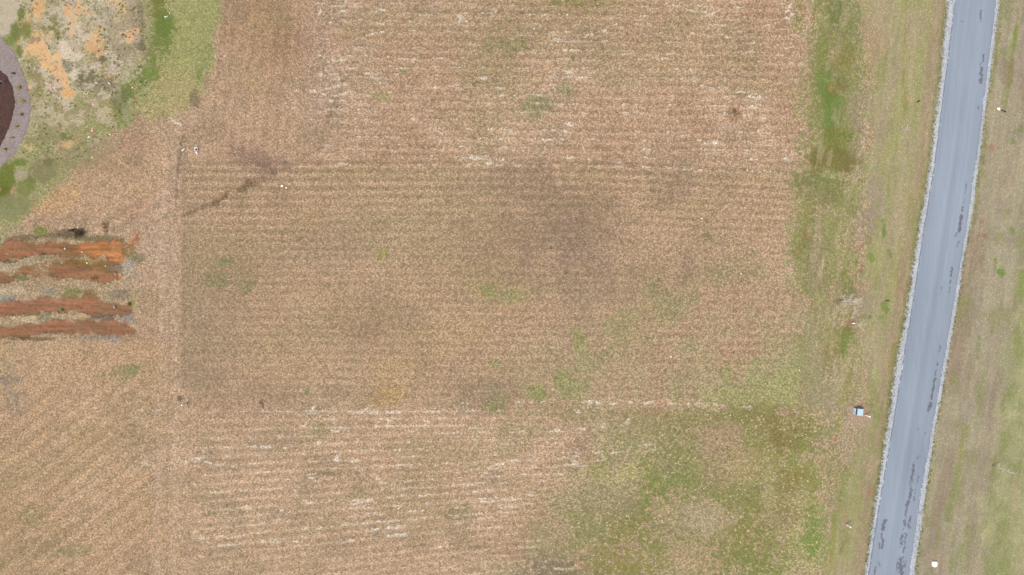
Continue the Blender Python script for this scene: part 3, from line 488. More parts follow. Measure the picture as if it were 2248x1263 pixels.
def stain(pts, w, k=1.0, spk=0):
    global sf
    ys = [p[1] for p in pts]; i0 = max(np.searchsorted(vr, min(ys) - 25), 0); i1 = np.searchsorted(vr, max(ys) + 25); s = slice(i0, i1)
    d = np.full(UR[s].shape, 1e9)
    for a, c in zip(pts[:-1], pts[1:]): d = np.minimum(d, segdist(UR[s], VR[s], a, c))
    nn = fbm(UR[s] / 3.0, VR[s] / 5, 23, 3, .7); m = sstep(.05, .45, 1 - d / w + (nn - .5) * 2.2 - spk)
    sf[s] = np.maximum(sf[s], m * k)
for pts, w, k, spk in [([(2152,24),(2151,48)],3,1,.1),([(2109,48),(2114,48)],2,.7,.2),([(2158,121),(2157,135)],3,1,.1),([(2154,138),(2151,142)],2.5,.9,.1),([(2153,150),(2152,163),(2152,182)],4.5,1,0),([(2150,163),(2155,166)],4,1,0),([(2147,235),(2146,241)],2,.8,.1),([(2143,281),(2141,290),(2138,294)],3,.8,.45),
        ([(2121,398),(2117,430),(2113,452)],2.6,.8,.4),([(2112,454),(2111,464)],3,1,.1),([(2110,474),(2107,490),(2104,507)],4.5,1,-.1),([(2101,510),(2095,522)],3.5,.9,.3),([(2104,530),(2098,542)],5,.8,.5),([(2089,589),(2088,597)],3.2,1,0),([(2088,600),(2086,606)],3,.9,.2),([(2086,616),(2084,622)],3.4,1,.1),([(2084,630),(2082,642)],3,.7,.4),([(2066,630),(2064,645)],3,.7,.5),
        ([(2064,760),(2061,772)],2.6,.9,.2),([(2057,796),(2057,801)],2.6,1,.1),([(2054,812),(2051,826)],2.4,.8,.3),([(2051,832),(2048,846)],4,1,0),([(2048,850),(2046,862),(2043,877)],3.8,1,.1),([(2044,884),(2040,892),(2038,900)],4.5,1,-.1),([(2015,940),(2014,945)],2.2,.8,.1),([(2031,949),(2030,953)],2.2,.9,.1),
        ([(2015,1000),(2008,1015),(2005,1030)],7,.85,.6),([(2005,1022),(2001,1050),(1999,1064)],7,1,.38),([(2016,1045),(2013,1060)],4,.8,.4),([(2001,1070),(1997,1092),(1991,1108)],6.5,1,.32),([(2009,1075),(2005,1100)],4,.8,.5),([(1991,1108),(1986,1140),(1982,1165)],6,.9,.48),([(1998,1135),(1992,1150),(1998,1160)],8,.9,.48),([(1983,1140),(1986,1155)],5,.9,.35),
        ([(1981,1168),(1977,1185),(1976,1200)],7,1,.36),([(1988,1170),(1984,1200),(1980,1215)],6,.9,.45),([(1977,1225),(1976,1245),(1980,1270)],9,1,.08),([(1970,1235),(1968,1262)],6,.9,.5),([(1987,1232),(1985,1245)],5,.8,.4),([(1942,1142),(1939,1152),(1937,1162)],4.6,1,-.1),([(1934,1172),(1938,1186),(1936,1204)],3.4,1,.12),([(1930,1192),(1930,1202)],3,.9,.1),
        ([(1925,1227),(1931,1240)],2.6,.8,.3),([(1921,1245),(1917,1275)],2.8,1,.1),([(1980,1270),(1960,1440)],9,.9,.3)]:
    stain(pts, w * .85, k, spk)
cr = cr * (1 - sf[..., None] * .72) + lin((98,94,104)) * sf[..., None] * .72
m_road, nt, b = mat('worn_grey_asphalt', .85, .25)
nv = noise(nt, 16, 3, .7)
nt.links.new(mixc(nt, 1, attr(nt, 'Col').outputs['Color'], ramp(nt, nv, [(.3, .9), (.7, 1.1)]), 'MULTIPLY'), b.inputs['Base Color']); bump(nt, b, noise(nt, 40, 3), .25, .006)
x, y = W(UR, VR)
road = kind(mesh_np('road', np.stack([x, y, ZR], -1).reshape(-1, 3), grid_faces(len(vr), NT)[:, ::1], m_road, np.clip(cr / EXPO, 0, .85).reshape(-1, 3), None, True), 'structure')

# gravel shoulders
m_grav, nt, b = mat('pale_gravel', .95, .1)
nv = noise(nt, 7, 3, .7); vo = nd(nt, 'ShaderNodeTexVoronoi'); vo.inputs['Scale'].default_value = 11; nt.links.new(nd(nt, 'ShaderNodeTexCoord').outputs['Object'], vo.inputs['Vector'])
cc = mixc(nt, 1, attr(nt, 'Col').outputs['Color'], ramp(nt, vo.outputs['Distance'], [(.0, 1.12), (.45, 1.0), (.75, .72)]), 'MULTIPLY')
nt.links.new(mixc(nt, 1, cc, ramp(nt, nv, [(.35, .72), (.6, 1.08)]), 'MULTIPLY'), b.inputs['Base Color']); bump(nt, b, vo.outputs['Distance'], .6, .03)
def shoulder(inner, outer, sgn, seed, name):
    vs = np.concatenate([-170 - far[::-1], np.arange(-170, 1434, 1.2), 1433 + far[1:]]); n = 16
    jag = (fbm(vs / 7, vs * 0, seed, 3, .7) - .5) * 4 + (fbm(vs / 60, vs * 0, seed + 1, 2) - .5) * 5
    t = np.linspace(0, 1, n)[None]; v2 = np.repeat(vs[:, None], n, 1)
    i0 = inner(vs) - sgn * 2.5; o0 = outer(vs) + sgn * jag
    u2 = i0[:, None] * (1 - t) + o0[:, None] * t
    nn = fbm(u2 / 4, v2 / 4, seed + 2, 3, .7); nl = fbm(u2 / 30, v2 / 60, seed + 3, 2)
    z = .068 * (1 - t) + .012 + (nn - .5) * .03; z[:, -1] = -.02
    c = lin((212,221,228)) * (1 + (nn - .5)[..., None] * .5)
    dk = (sstep(.52, .62, nn) * sstep(.4, .6, nl + .12 * t) * .55)[..., None]; c = c * (1 - dk) + lin((132,142,140)) * dk
    soil = (sstep(.75, 1.05, t + (nn - .5) * .8) * .5)[..., None]; c = c * (1 - soil) + lin((140,136,104)) * soil
    x, y = W(u2, v2); f = grid_faces(len(vs), n)
    if sgn < 0: f = f[:, ::-1]
    return kind(mesh_np(name, np.stack([x, y, z], -1).reshape(-1, 3), f, m_grav, np.clip(c / EXPO, 0, .85).reshape(-1, 3), None, True), 'structure')
shoulder(AL, GL, -1, 30, 'gravel_shoulder'); shoulder(AR, GR, 1, 40, 'gravel_shoulder')

# loose stones of the shoulders
def stones(name, u, v, r, col, material, zf):
    N = len(u); x, y = W(u, v)
    base = np.array([(1,0,0),(0,1,0),(-1,0,0),(0,-1,0),(0,0,.75),(.6,.6,.4)], float)
    fc = np.array([(0,5,4),(5,1,4),(1,2,4),(2,3,4),(3,0,4),(0,1,5)])
    ang = rng.random(N) * 6.283; ca, sa = np.cos(ang), np.sin(ang)
    p = base[None] * (r[:, None, None] * rng.uniform(.65, 1.25, (N, 6, 3)))
    q = np.empty_like(p); q[..., 0] = p[..., 0] * ca[:, None] - p[..., 1] * sa[:, None] + x[:, None]
    q[..., 1] = p[..., 0] * sa[:, None] + p[..., 1] * ca[:, None] + y[:, None]; q[..., 2] = p[..., 2] + zf[:, None]
    f = fc[None] + (np.arange(N) * 6)[:, None, None]
    return mesh_np(name, q.reshape(-1, 3), f.reshape(-1, 3), material, np.repeat(col, 6, 0))
m_stone, nt, b = mat('crushed_stone', .9, .1); nt.links.new(attr(nt, 'Col').outputs['Color'], b.inputs['Base Color'])
N = 15000; v = rng.uniform(-120, 1390, N); side = rng.random(N) < .5; tt = rng.beta(1.3, 1.2, N) * 1.12
u = np.where(side, AL(v) - tt * (AL(v) - GL(v)) - 1.5, AR(v) + tt * (GR(v) - AR(v)) + 1.5)
shade = rng.choice([1.0, .92, .8, .55, .38], N, p=[.36, .28, .16, .12, .08])
kind(stones('gravel', u, v, rng.uniform(.02, .055, N), np.clip(lin((216,224,230))[None] * shade[:, None] / EXPO, 0, .8), m_stone, .07 * (1 - np.clip(tt, 0, 1))), 'stuff')

# ---------------------------------------------------------------- planted bed: gravel path ring and dark mulch
def patch(name, pts, material, colf, dz, res=.1, rag=1.5, knd='structure'):
    us = np.arange(min(p[0] for p in pts) - 6, max(p[0] for p in pts) + 6, res * S); vs = np.arange(min(p[1] for p in pts) - 6, max(p[1] for p in pts) + 6, res * S)
    u, v = np.meshgrid(us, vs); nx = len(us); sd = polysd(u, v, pts) + (fbm(u / 5, v / 5, 51, 3) - .5) * 2 * rag
    c = .25 * (sd[:-1, :-1] + sd[1:, :-1] + sd[:-1, 1:] + sd[1:, 1:]) > 0
    f = grid_faces(len(vs), nx).reshape(len(vs) - 1, nx - 1, 4)[c]
    x, y = W(u, v); nn = fbm(u / 3, v / 3, 52, 3, .7)
    z = relief(u, v) + dz + (nn - .5) * .05 - np.clip(1 - sd / 2.5, 0, 1) * .04
    used, inv = np.unique(f, return_inverse=True)
    col = colf(u, v, nn).reshape(-1, 3)[used]
    return kind(mesh_np(name, np.stack([x, y, z], -1).reshape(-1, 3)[used], inv.reshape(-1, 4), material, np.clip(col / EXPO, 0, .8), None, True), knd)
m_gp, nt, b = mat('grey_pink_gravel', .95, .1)
vo = nd(nt, 'ShaderNodeTexVoronoi'); vo.inputs['Scale'].default_value = 9; nt.links.new(nd(nt, 'ShaderNodeTexCoord').outputs['Object'], vo.inputs['Vector'])
nt.links.new(mixc(nt, 1, attr(nt, 'Col').outputs['Color'], ramp(nt, vo.outputs['Distance'], [(0, 1.2), (.4, 1), (.75, .7)]), 'MULTIPLY'), b.inputs['Base Color']); bump(nt, b, vo.outputs['Distance'], .5, .03)
m_mu, nt, b = mat('shredded_bark_mulch', .95, .1); nv = noise(nt, 12, 4, .7)
nt.links.new(mixc(nt, 1, attr(nt, 'Col').outputs['Color'], ramp(nt, nv, [(.35, .6), (.5, 1), (.68, 1.7)]), 'MULTIPLY'), b.inputs['Base Color']); bump(nt, b, nv, .8, .05)
RING = [(-120,40),(-40,58),(0,76),(12,92),(32,112),(48,150),(61,190),(68,236),(61,280),(46,310),(28,338),(0,364),(-50,395),(-140,420)]
BED = [(-140,110),(-60,122),(-20,142),(0,155),(15,168),(26,190),(32.5,222),(27,250),(16,284),(0,318),(-40,350),(-140,375)]
patch('gravel_path', RING, m_gp, lambda u, v, n: lin((166,154,150)) * (1 + (n - .5)[..., None] * .5 + (fbm(u / 30, v / 30, 55, 2) - .5)[..., None] * .3) * np.array([1, 1, 1.02]), .045)
patch('mulch_bed', BED, m_mu, lambda u, v, n: lin((92,70,64)) * (1 + (n - .5)[..., None] * .9), .10)

# ---------------------------------------------------------------- grass tufts (uncountable ground cover)
def grass(name, N, dens):
    u = rng.uniform(-110, 2358, N); v = rng.uniform(-110, 1373, N)
    td = cell(TD, u, v) * dens * (1 - .7 * cell(DK, u, v)); keep = rng.random(N) < td
    keep &= ((u < GL(v) - 1) | (u > GR(v) + 2))
    keep &= polysd(u, v, RING) < 1
    for (ox, oy, r) in CLEAR: keep &= (u - ox) ** 2 + (v - oy) ** 2 > r * r
    u, v = u[keep], v[keep]; n = len(u); x, y = W(u, v)
    col = cell(C, u, v); ts = cell(TS, u, v); g = cell(G, u, v); z = cell(HH, u, v)
    bright = np.clip(rng.normal(1.0, .11, n), .6, 1.35); lush = (col[:, 1] > col[:, 0] * .86)
    st = rng.random(n) < np.where((v > 880) & (u > 1050) & (u < 1830), np.where(lush, .08, .04), 0.0)
    col = np.where(st[:, None], lin((204,178,146)) * 1.22, col); ts = np.where(st & (v > 880) & (u > 1050) & (u < 1830), ts * 1.15, ts)
    gr = rng.random(n) < .035; col = np.where((gr & (cell(G, u, v) > .7))[:, None], lin((112,112,74)), col)
    col = col * bright[:, None]
    th = rng.random(n) * 6.283
    lean = np.where((u < 400) & (v > 745), math.radians(36), np.where((u < 690) & (v < 345) & (u > 440), math.radians(-48), np.where((u < 1790), math.radians(0), math.radians(80))))
    K = 5; P4 = []; Cc = []
    for k in range(K):
        own = th + k * 6.283 / K + rng.normal(0, .35, n)
        strong = np.where((u < 400) & (v > 745) | (u < 690) & (v < 345), .75, np.where(u > 1890, .6, .3))
        pick = rng.random(n) < strong
        a = np.where(pick, lean + rng.normal(0, .3, n) + np.where(rng.random(n) < .5, math.pi, 0), own)
        ln = rng.uniform(.07, .19, n) * ts; w = rng.uniform(.018, .04, n) * (0.7 + .5 * ts); hh = rng.uniform(.015, .065, n) * ts
        cx, cy = np.cos(a), np.sin(a); bx = x + rng.normal(0, .03, n); by = y + rng.normal(0, .03, n)
        P4 += [np.stack([bx - cy * w, by + cx * w, z + .01], -1), np.stack([bx + cy * w, by - cx * w, z + .01], -1), np.stack([bx + cx * ln, by + cy * ln, z + hh], -1)]
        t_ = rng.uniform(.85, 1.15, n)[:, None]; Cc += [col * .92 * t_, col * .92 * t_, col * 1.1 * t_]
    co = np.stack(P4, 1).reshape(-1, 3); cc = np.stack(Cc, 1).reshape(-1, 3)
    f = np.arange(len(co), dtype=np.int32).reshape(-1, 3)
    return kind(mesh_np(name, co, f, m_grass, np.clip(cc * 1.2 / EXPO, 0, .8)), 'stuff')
CLEAR = [(1881,903,15),(1905,914,8),(2051,1238,8),(404,889,8),(403,328,5),(431,331,6),(620,408,5),(628,412,4),(2192,240,5)]
grass('grass', 520000, .62)

# objects follow

def empty(name, u, v, label, cat, group=None, dz=0, rz=0):
    x, y = W(u, v); e = bpy.data.objects.new(name, None); COL.objects.link(e); e.empty_display_size = .2
    road_z = 0
    e.location = (float(x), float(y), gz(u, v) + dz); e.rotation_euler = (0, 0, rz)
    tag(e, label, cat, group); return e
def bm_obj(name, bm, material, parent=None, smooth=False, loc=None):
    me = bpy.data.meshes.new(name); bm.normal_update(); bm.to_mesh(me); bm.free(); me.materials.append(material)
    if smooth:
        for p in me.polygons: p.use_smooth = True
    o = bpy.data.objects.new(name, me); COL.objects.link(o)
    if parent: o.parent = parent
    if loc: o.location = loc
    return o
def add_box(bm, c, d, bev=0, rot=None):
    r = bmesh.ops.create_cube(bm, size=1, matrix=Matrix.Translation(c) @ (rot or Matrix()) @ Matrix.Diagonal((*d, 1)))
    if bev:
        es = list({e for vtx in r['verts'] for e in vtx.link_edges})
        bmesh.ops.bevel(bm, geom=es, offset=bev, segments=2, affect='EDGES', profile=.6)
def add_tube(bm, pts, rad, seg=7, caps=True):
    pts = [Vector(p) for p in pts]; rings = []
    for i, p in enumerate(pts):
        d = (pts[min(i + 1, len(pts) - 1)] - pts[max(i - 1, 0)]).normalized()
        a = d.cross(Vector((0, 0, 1)) if abs(d.z) < .9 else Vector((1, 0, 0))).normalized(); b_ = d.cross(a)
        rings.append([bm.verts.new(p + (a * math.cos(k / seg * 6.2832) + b_ * math.sin(k / seg * 6.2832)) * rad[i]) for k in range(seg)])
    for r0, r1 in zip(rings[:-1], rings[1:]):
        for k in range(seg): bm.faces.new((r0[k], r0[(k + 1) % seg], r1[(k + 1) % seg], r1[k]))
    if caps: bm.faces.new(rings[0][::-1]); bm.faces.new(rings[-1])

M_white = simple('white_plastic', (250,250,250), .45, .4, .03, 8, 0, (.86,.86,.85))
M_blue = simple('pale_blue_painted_steel', (190,216,230), .45, .4, .05, 10, .05, (.34,.47,.55))
M_blued = simple('pale_blue_cabinet_paint', (168,192,218), .5, .4, .06, 10, .05, (.40,.50,.66))
M_dark = simple('dark_recess_metal', (74,66,62), .6, .3, .1)
M_conc = simple('concrete', (178,160,140), .9, .1, .12)
M_rust = simple('orange_band', (206,120,70), .6, .3)
M_black = simple('blackened_wood', (62,52,42), .8, .2)
M_bark = simple('pale_bark', (176,166,150), .9, .1, .15, 20, .2, (.52,.49,.44))
M_twig = simple('grey_twigs', (158,148,130), .9, .1, .15, 20, .2, (.46,.43,.39))
M_rock = simple('white_quartz_rock', (244,236,222), .8, .2, .08, 12, .2, (.80,.77,.72))
M_rockc = simple('cream_rock', (250,238,206), .8, .2, .08, 12, .2, (.80,.74,.58))
M_greyrock = simple('weathered_grey_rock', (190,180,168), .9, .1, .15, 10)
M_teal = simple('teal_plastic', (88,150,134), .5, .4, .05)
M_pale = simple('pale_grey_pipe', (206,206,214), .5, .4, .05, 6, 0, (.66,.66,.70))
M_wood = simple('brown_stick', (104,80,66), .9, .1, .2, 15)

# --- pad-mounted utility cabinet
ub = empty('utility_cabinet', 1880.2, 903, 'pale blue metal utility cabinet with dark sloping recess left of a white marker post', 'utility box', dz=.02, rz=math.radians(-7))
bm = bmesh.new(); add_box(bm, (0, 0, .02), (1.22, 1.12, .08), .01); bm_obj('concrete_pad', bm, M_conc, ub)
bm = bmesh.new(); add_box(bm, (.10, 0, .37), (.74, .84, .62), .02); bm_obj('body', bm, M_blue, ub)
bm = bmesh.new(); add_box(bm, (-.385, 0, .30), (.22, .84, .48), .03); dr = bm_obj('door', bm, M_blued, ub)
bm = bmesh.new(); add_box(bm, (-.505, -.1, .32), (.02, .05, .14), .004); add_box(bm, (-.515, .02, .30), (.02, .05, .07), .004); bm_obj('handle', bm, M_dark, dr)
bm = bmesh.new(); add_box(bm, (-.315, 0, .612), (.20, .80, .14), .01, Matrix.Rotation(math.radians(-32), 4, 'Y')); bm_obj('recess', bm, M_dark, ub)
bm = bmesh.new(); add_box(bm, (.13, 0, .715), (.76, .90, .07), .025); bm_obj('lid', bm, M_blue, ub)

# --- white marker posts
def post(u, v, h, w, label, group, lean=(0, 0), cat='marker post', colr=None, band=True):
    e = empty('marker_post', u, v, label, cat, group)
    top = Vector((lean[0], lean[1], h)); n = 5
    bm = bmesh.new(); add_tube(bm, [top * (i / n) for i in range(n + 1)], [w] * (n + 1), 10); bm_obj('post', bm, colr or M_white, e, True)
    bm = bmesh.new(); d = top.normalized(); add_tube(bm, [top - d * .06, top + d * .005, top + d * .03, top + d * .045], [w * 1.18, w * 1.18, w * .8, w * .3], 10); bm_obj('cap', bm, colr or M_white, e, True)
    if band:
        bm = bmesh.new(); add_tube(bm, [d * .02, d * .12], [w * 1.1, w * 1.1], 10); bm_obj('base_sleeve', bm, M_rust, e, True)
    return e
GP = 'white marker posts along the lot lines'
post(1898.6, 911.2, 1.30, .085, 'white upright marker post beside the pale blue utility cabinet', GP)
post(1857.2, 1150.8, 1.22, .085, 'white upright marker post in the roadside verge below the utility cabinet', GP)
post(409.3, 887.0, 1.28, .085, 'white upright marker post at the left end of the pale straw row', GP, (-.06, .02))
bm = bmesh.new(); add_tube(bm, [(0, .14, .06), (0, -.15, .05)], [.05, .05], 8)
x, y = W(409.0, 887.6); o = bm_obj('plastic_stub', bm, M_white, None, True, (float(x), float(y), gz(409, 887) + .04)); tag(o, 'short white plastic stub lying at the foot of the white marker post', 'pipe stub')
def lying(u0, v0, u1, v1, r, material, name, label, cat, z=.10, group=None):
    um, vm_ = (u0 + u1) / 2, (v0 + v1) / 2; x0, y0 = W(u0 - um + 1124, v0 - vm_ + 631.5); x1, y1 = W(u1 - um + 1124, v1 - vm_ + 631.5)
    bm = bmesh.new(); n = 6; pts = []
    for i in range(n + 1):
        t_ = i / n; pts.append((float(x0 + (x1 - x0) * t_), float(y0 + (y1 - y0) * t_), .02 * math.sin(t_ * 3.1)))
    add_tube(bm, pts, [r * (1 - .15 * i / n) for i in range(n + 1)], 8)
    x, y = W(um, vm_); o = bm_obj(name, bm, material, None, True, (float(x), float(y), gz(um, vm_) + z)); return tag(o, label, cat, group)
lying(399.6, 331.2, 405.4, 326.4, .075, M_white, 'plastic_pipe', 'short thick white pipe lying on straw by the dark old fence line', 'pipe')
lying(368.2, 417, 376, 432.2, .034, M_pale, 'pale_stick', 'long thin pale stick lying on straw left of the dark fence line', 'stick')
lying(1943, 661, 1952, 660.4, .05, M_black, 'dark_stick', 'short dark stick lying beside bright green weeds near the road', 'stick')
lying(574.2, 877, 577.4, 897, .035, M_wood, 'thin_branch', 'thin brown branch lying on straw above the left end of the pale row', 'branch')
lying(1138, 368, 1145, 362, .032, M_pale, 'pale_stick', 'small pale stick lying on straw above the dark patch of the field', 'stick')
lying(2195.5, 242.4, 2207, 246.2, .07, M_black, 'dark_stick', 'dark stick lying behind the white tray right of the road', 'stick')
lying(1086, 716.5, 1091, 715.6, .045, M_pale, 'pale_stick', 'tiny whitish stick lying alone in the middle of the straw field', 'stick')
lying(240, 183, 245, 187, .05, M_white, 'pale_stick', 'small white stick lying in dark weeds of the hummock', 'stick')
# upright dark post near the road
e = empty('dark_post', 2013, 224.6, 'short dark wooden post standing in the verge left of the road', 'post')
bm = bmesh.new(); add_tube(bm, [(0, 0, 0), (.01, .01, .3), (.0, .02, .62)], [.055, .065, .075], 8); bm_obj('shaft', bm, M_black, e, True)
bm = bmesh.new(); add_tube(bm, [(0, .02, .60), (0, .02, .66)], [.085, .06], 8); bm_obj('top', bm, M_black, e, True)
# survey flag: thin wire with a small chevron
e = empty('survey_flag', 717, 351, 'thin whitish survey pin with tiny flag where the faint dark trail bends', 'survey flag')
bm = bmesh.new(); add_tube(bm, [(0, 0, 0), (-.03, .12, .34), (-.02, .30, .50)], [.028, .026, .024], 6); bm_obj('pin', bm, M_pale, e, True)
bm = bmesh.new(); add_tube(bm, [(-.22, .10, .08), (-.02, .0, .06), (.16, .14, .08)], [.022, .03, .022], 6); bm_obj('flag', bm, M_pale, e, True)
# white bucket-like litter
e = empty('broken_bucket', 431.0, 328.2, 'broken white bucket with dark hollow lying on straw right of the fence line', 'bucket')
bm = bmesh.new(); prof = [(.20, .0), (.24, .22), (.255, .24), (.225, .24), (.20, .20), (.17, .03)]
ring = [[bm.verts.new((r * math.cos(k / 16 * 6.2832), r * math.sin(k / 16 * 6.2832), z + (.03 * math.sin(k * 2.1) if z > .1 else 0))) for k in range(16)] for r, z in prof]
for r0, r1 in zip(ring[:-1], ring[1:]):
    for k in range(16): bm.faces.new((r0[k], r0[(k + 1) % 16], r1[(k + 1) % 16], r1[k]))
bm_obj('shell', bm, M_white, e, True)
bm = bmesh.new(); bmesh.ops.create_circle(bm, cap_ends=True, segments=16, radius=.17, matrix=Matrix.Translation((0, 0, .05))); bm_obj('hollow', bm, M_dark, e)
def rock(u, v, rx, ry, rz_, material, label, name='rock', cat='rock', group=None, sd=0, ang=0):
    rr = random.Random(sd * 13 + 5); bm = bmesh.new(); bmesh.ops.create_icosphere(bm, subdivisions=2, radius=1)
    for vt in bm.verts:
        f = 1 + .22 * (rr.random() - .5) + .16 * math.sin(vt.co.x * 3 + sd) * math.cos(vt.co.y * 2.6 + sd * 2)
        vt.co = Vector((vt.co.x * rx * f, vt.co.y * ry * f, max(vt.co.z, -.35) * rz_ * f))
    x, y = W(u, v); o = bm_obj(name, bm, material, None, False, (float(x), float(y), gz(u, v) + rz_ * .3)); o.rotation_euler = (0, 0, ang)
    return tag(o, label, cat, group)
rock(430.8, 335.2, .12, .21, .12, M_white, 'white plastic scrap lying just below the broken white bucket', 'plastic_scrap', 'litter', None, 3, .2)
rock(619.3, 408.4, .19, .17, .14, M_rockc, 'cream rock, the larger of two pale rocks at the end of the dark diagonal trail', 'rock', 'rock', None, 4)
rock(628.4, 412.6, .17, .10, .10, M_rock, 'small white rock, the lower right of two pale rocks by the dark diagonal trail', 'rock', 'rock', None, 5, -.1)
rock(1628, 601, .10, .10, .09, M_rock, 'lone small white rock on straw at the right of the field', 'rock', 'rock', None, 6)
rock(1755.5, 812.8, .09, .08, .07, M_rock, 'tiny white rock in the pale green corner of the field', 'rock', 'rock', None, 7)
rock(1540.6, 480, .12, .07, .06, M_rock, 'tiny white rock on straw between the dark patch and the green strip', 'rock', 'rock', None, 8)
rock(1473, 784, .10, .12, .07, M_rock, 'small white rock on pinkish straw below the green patches', 'rock', 'rock', None, 9, .6)
for i, (u, v, r, m, lb) in enumerate([(364.6, 38.5, .15, M_rock, 'white rock, largest of the small cluster on the bright green bank'), (368.4, 37, .10, M_rock, 'small white rock just right of the largest one on the green bank'), (373.6, 30, .11, M_rock, 'white rock, upper right of the cluster on the green bank'), (370, 26, .07, M_rock, 'tiny white pebble, topmost of the cluster on the green bank'),
        (213.5, 183, .14, M_rockc, 'pale oblong rock in the dark weeds of the hummock'), (291, 193, .11, M_rock, 'whitish rock on the green grass right of the dark weeds'), (194.5, 301, .17, M_rockc, 'cream rock on the weedy bank above the brown field edge'), (193, 309, .10, M_rockc, 'small cream rock just below the larger cream one on the weedy bank'),
        (202, 346.5, .12, M_rock, 'white rock at the lower edge of the weedy bank'), (240, 295, .12, M_rockc, 'pale rock where the bank meets the brown field'), (202, 287, .15, M_rockc, 'beige rock, uppermost on the weedy bank'),
        (140.6, 546, .14, M_rock, 'white rock on the top clay strip beside a green weed'), (178, 553.4, .13, M_rock, 'white rock on bare orange clay of the top strip'), (189, 577.3, .13, M_rockc, 'cream rock between the two upper clay strips'), (133.8, 577, .09, M_rockc, 'small cream rock left of the cream one between upper clay strips'), (229.6, 584.2, .10, M_rockc, 'small pale rock near the right end of the second clay strip'),
        (250.5, 674.5, .28, M_greyrock, 'flat grey rock on the right end of the third clay strip'), (252, 601.5, .20, M_greyrock, 'grey rock at the right end of the second clay strip'), (261, 713.5, .15, M_greyrock, 'small grey rock at the right end of the lowest clay strip'), (169, 499, .09, M_rock, 'tiny white rock in the dark scrub above the clay strips'), (2118, 1157, .01, M_rock, '')]):
    if lb: rock(u, v, r * .85, r * .65, r * .55, m, lb, 'rock', 'rock', None, 20 + i, i * .7)
# small white lid right of the road
e = empty('litter_tray', 2191.7, 239.2, 'small white plastic tray lying in brown grass right of the road', 'litter')
bm = bmesh.new(); add_box(bm, (0, 0, .07), (.36, .26, .10), .03); bm_obj('tray', bm, M_white, e)
bm = bmesh.new(); add_box(bm, (.14, -.20, .05), (.22, .10, .06), .02, Matrix.Rotation(-.3, 4, 'Z')); bm_obj('flap', bm, M_rockc, e)
# white slab
bm = bmesh.new(); pts = [(-.30, .34), (.22, .37), (.33, .25), (.30, -.12), (.26, -.28), (.02, -.40), (-.20, -.35), (-.33, -.22)]
lo = [bm.verts.new((a, b_, 0)) for a, b_ in pts]; md = [bm.verts.new((a, b_, .20)) for a, b_ in pts]; hi = [bm.verts.new((a * .86, b_ * .86, .27)) for a, b_ in pts]
for q, w_ in ((lo, md), (md, hi)):
    for k in range(8): bm.faces.new((q[k], w_[k], w_[(k + 1) % 8], q[(k + 1) % 8])[::-1])
bm.faces.new(hi); bmesh.ops.recalc_face_normals(bm, faces=bm.faces)
x, y = W(2050.8, 1238); o = bm_obj('white_block', bm, M_white, None, False, (float(x), float(y), gz(2051, 1238) - .02)); tag(o, 'rounded white block lying in short grass right of the road', 'block')
# white pole and teal pot in the mulch bed
e = empty('white_pole', 7.6, 181.2, 'white pole standing in the dark mulch bed at the left edge', 'pole', dz=.1)
bm = bmesh.new(); add_tube(bm, [(0, 0, 0), (-.02, .01, .5), (-.02, .02, 1.1)], [.055, .055, .055], 8); bm_obj('shaft', bm, M_white, e, True)
bm = bmesh.new(); add_tube(bm, [(-.02, .02, 1.08), (-.02, .02, 1.13)], [.065, .05], 8); bm_obj('cap', bm, M_white, e, True)
e = empty('plant_pot', -.6, 183.6, 'teal plant pot standing on the dark mulch beside the white pole', 'plant pot', dz=.1)
bm = bmesh.new(); prof = [(.10, 0), (.15, .25), (.165, .26), (.165, .30), (.135, .30), (.12, .24)]
ring = [[bm.verts.new((r * math.cos(k / 14 * 6.2832), r * math.sin(k / 14 * 6.2832), z)) for k in range(14)] for r, z in prof]
for r0, r1 in zip(ring[:-1], ring[1:]):
    for k in range(14): bm.faces.new((r0[k], r0[(k + 1) % 14], r1[(k + 1) % 14], r1[k]))
bm_obj('pot', bm, M_teal, e, True)
bm = bmesh.new(); bmesh.ops.create_circle(bm, cap_ends=True, segments=14, radius=.125, matrix=Matrix.Translation((0, 0, .25))); bm_obj('soil', bm, M_wood, e)

# --- low shrubs and scrub: many leaf-sized faces on thin stems
def leafmat(name, c, var=.35):
    m, nt, b = mat(name, .8, .15)
    g = nd(nt, 'ShaderNodeNewGeometry'); f = ramp(nt, g.outputs['Random Per Island'], [(0, 1 - var), (1, 1 + var)])
    nt.links.new(mixc(nt, 1, tuple(alb(c) * 1.25), f, 'MULTIPLY'), b.inputs['Base Color']); return m
LM = {'yellow': leafmat('yellow_green_leaves', (196,190,70)), 'green': leafmat('green_leaves', (92,104,52)), 'olive': leafmat('olive_leaves', (184,176,74)), 'dark': leafmat('dark_dry_leaves', (84,72,60)), 'rust': leafmat('rusty_dry_leaves', (140,98,74)), 'weed': leafmat('dark_green_weeds', (96,98,62))}
def leaves(bm, c, rad, n, size, rr):
    for i in range(n):
        while True:
            p = Vector((rr.uniform(-1, 1), rr.uniform(-1, 1), rr.uniform(-.3, 1)))
            if p.length < 1 and p.length > rr.random() * .8: break
        p = Vector(c) + Vector((p.x * rad[0], p.y * rad[1], p.z * rad[2])); s_ = size * rr.uniform(.6, 1.4)
        a = Vector((rr.gauss(0, 1), rr.gauss(0, 1), rr.gauss(0, .5))).normalized(); b_ = a.cross(Vector((rr.gauss(0, 1), rr.gauss(0, 1), rr.gauss(0, 1)))).normalized()
        vs_ = [bm.verts.new(p - a * s_), bm.verts.new(p + b_ * s_ * .45), bm.verts.new(p + a * s_), bm.verts.new(p - b_ * s_ * .45)]; bm.faces.new(vs_)
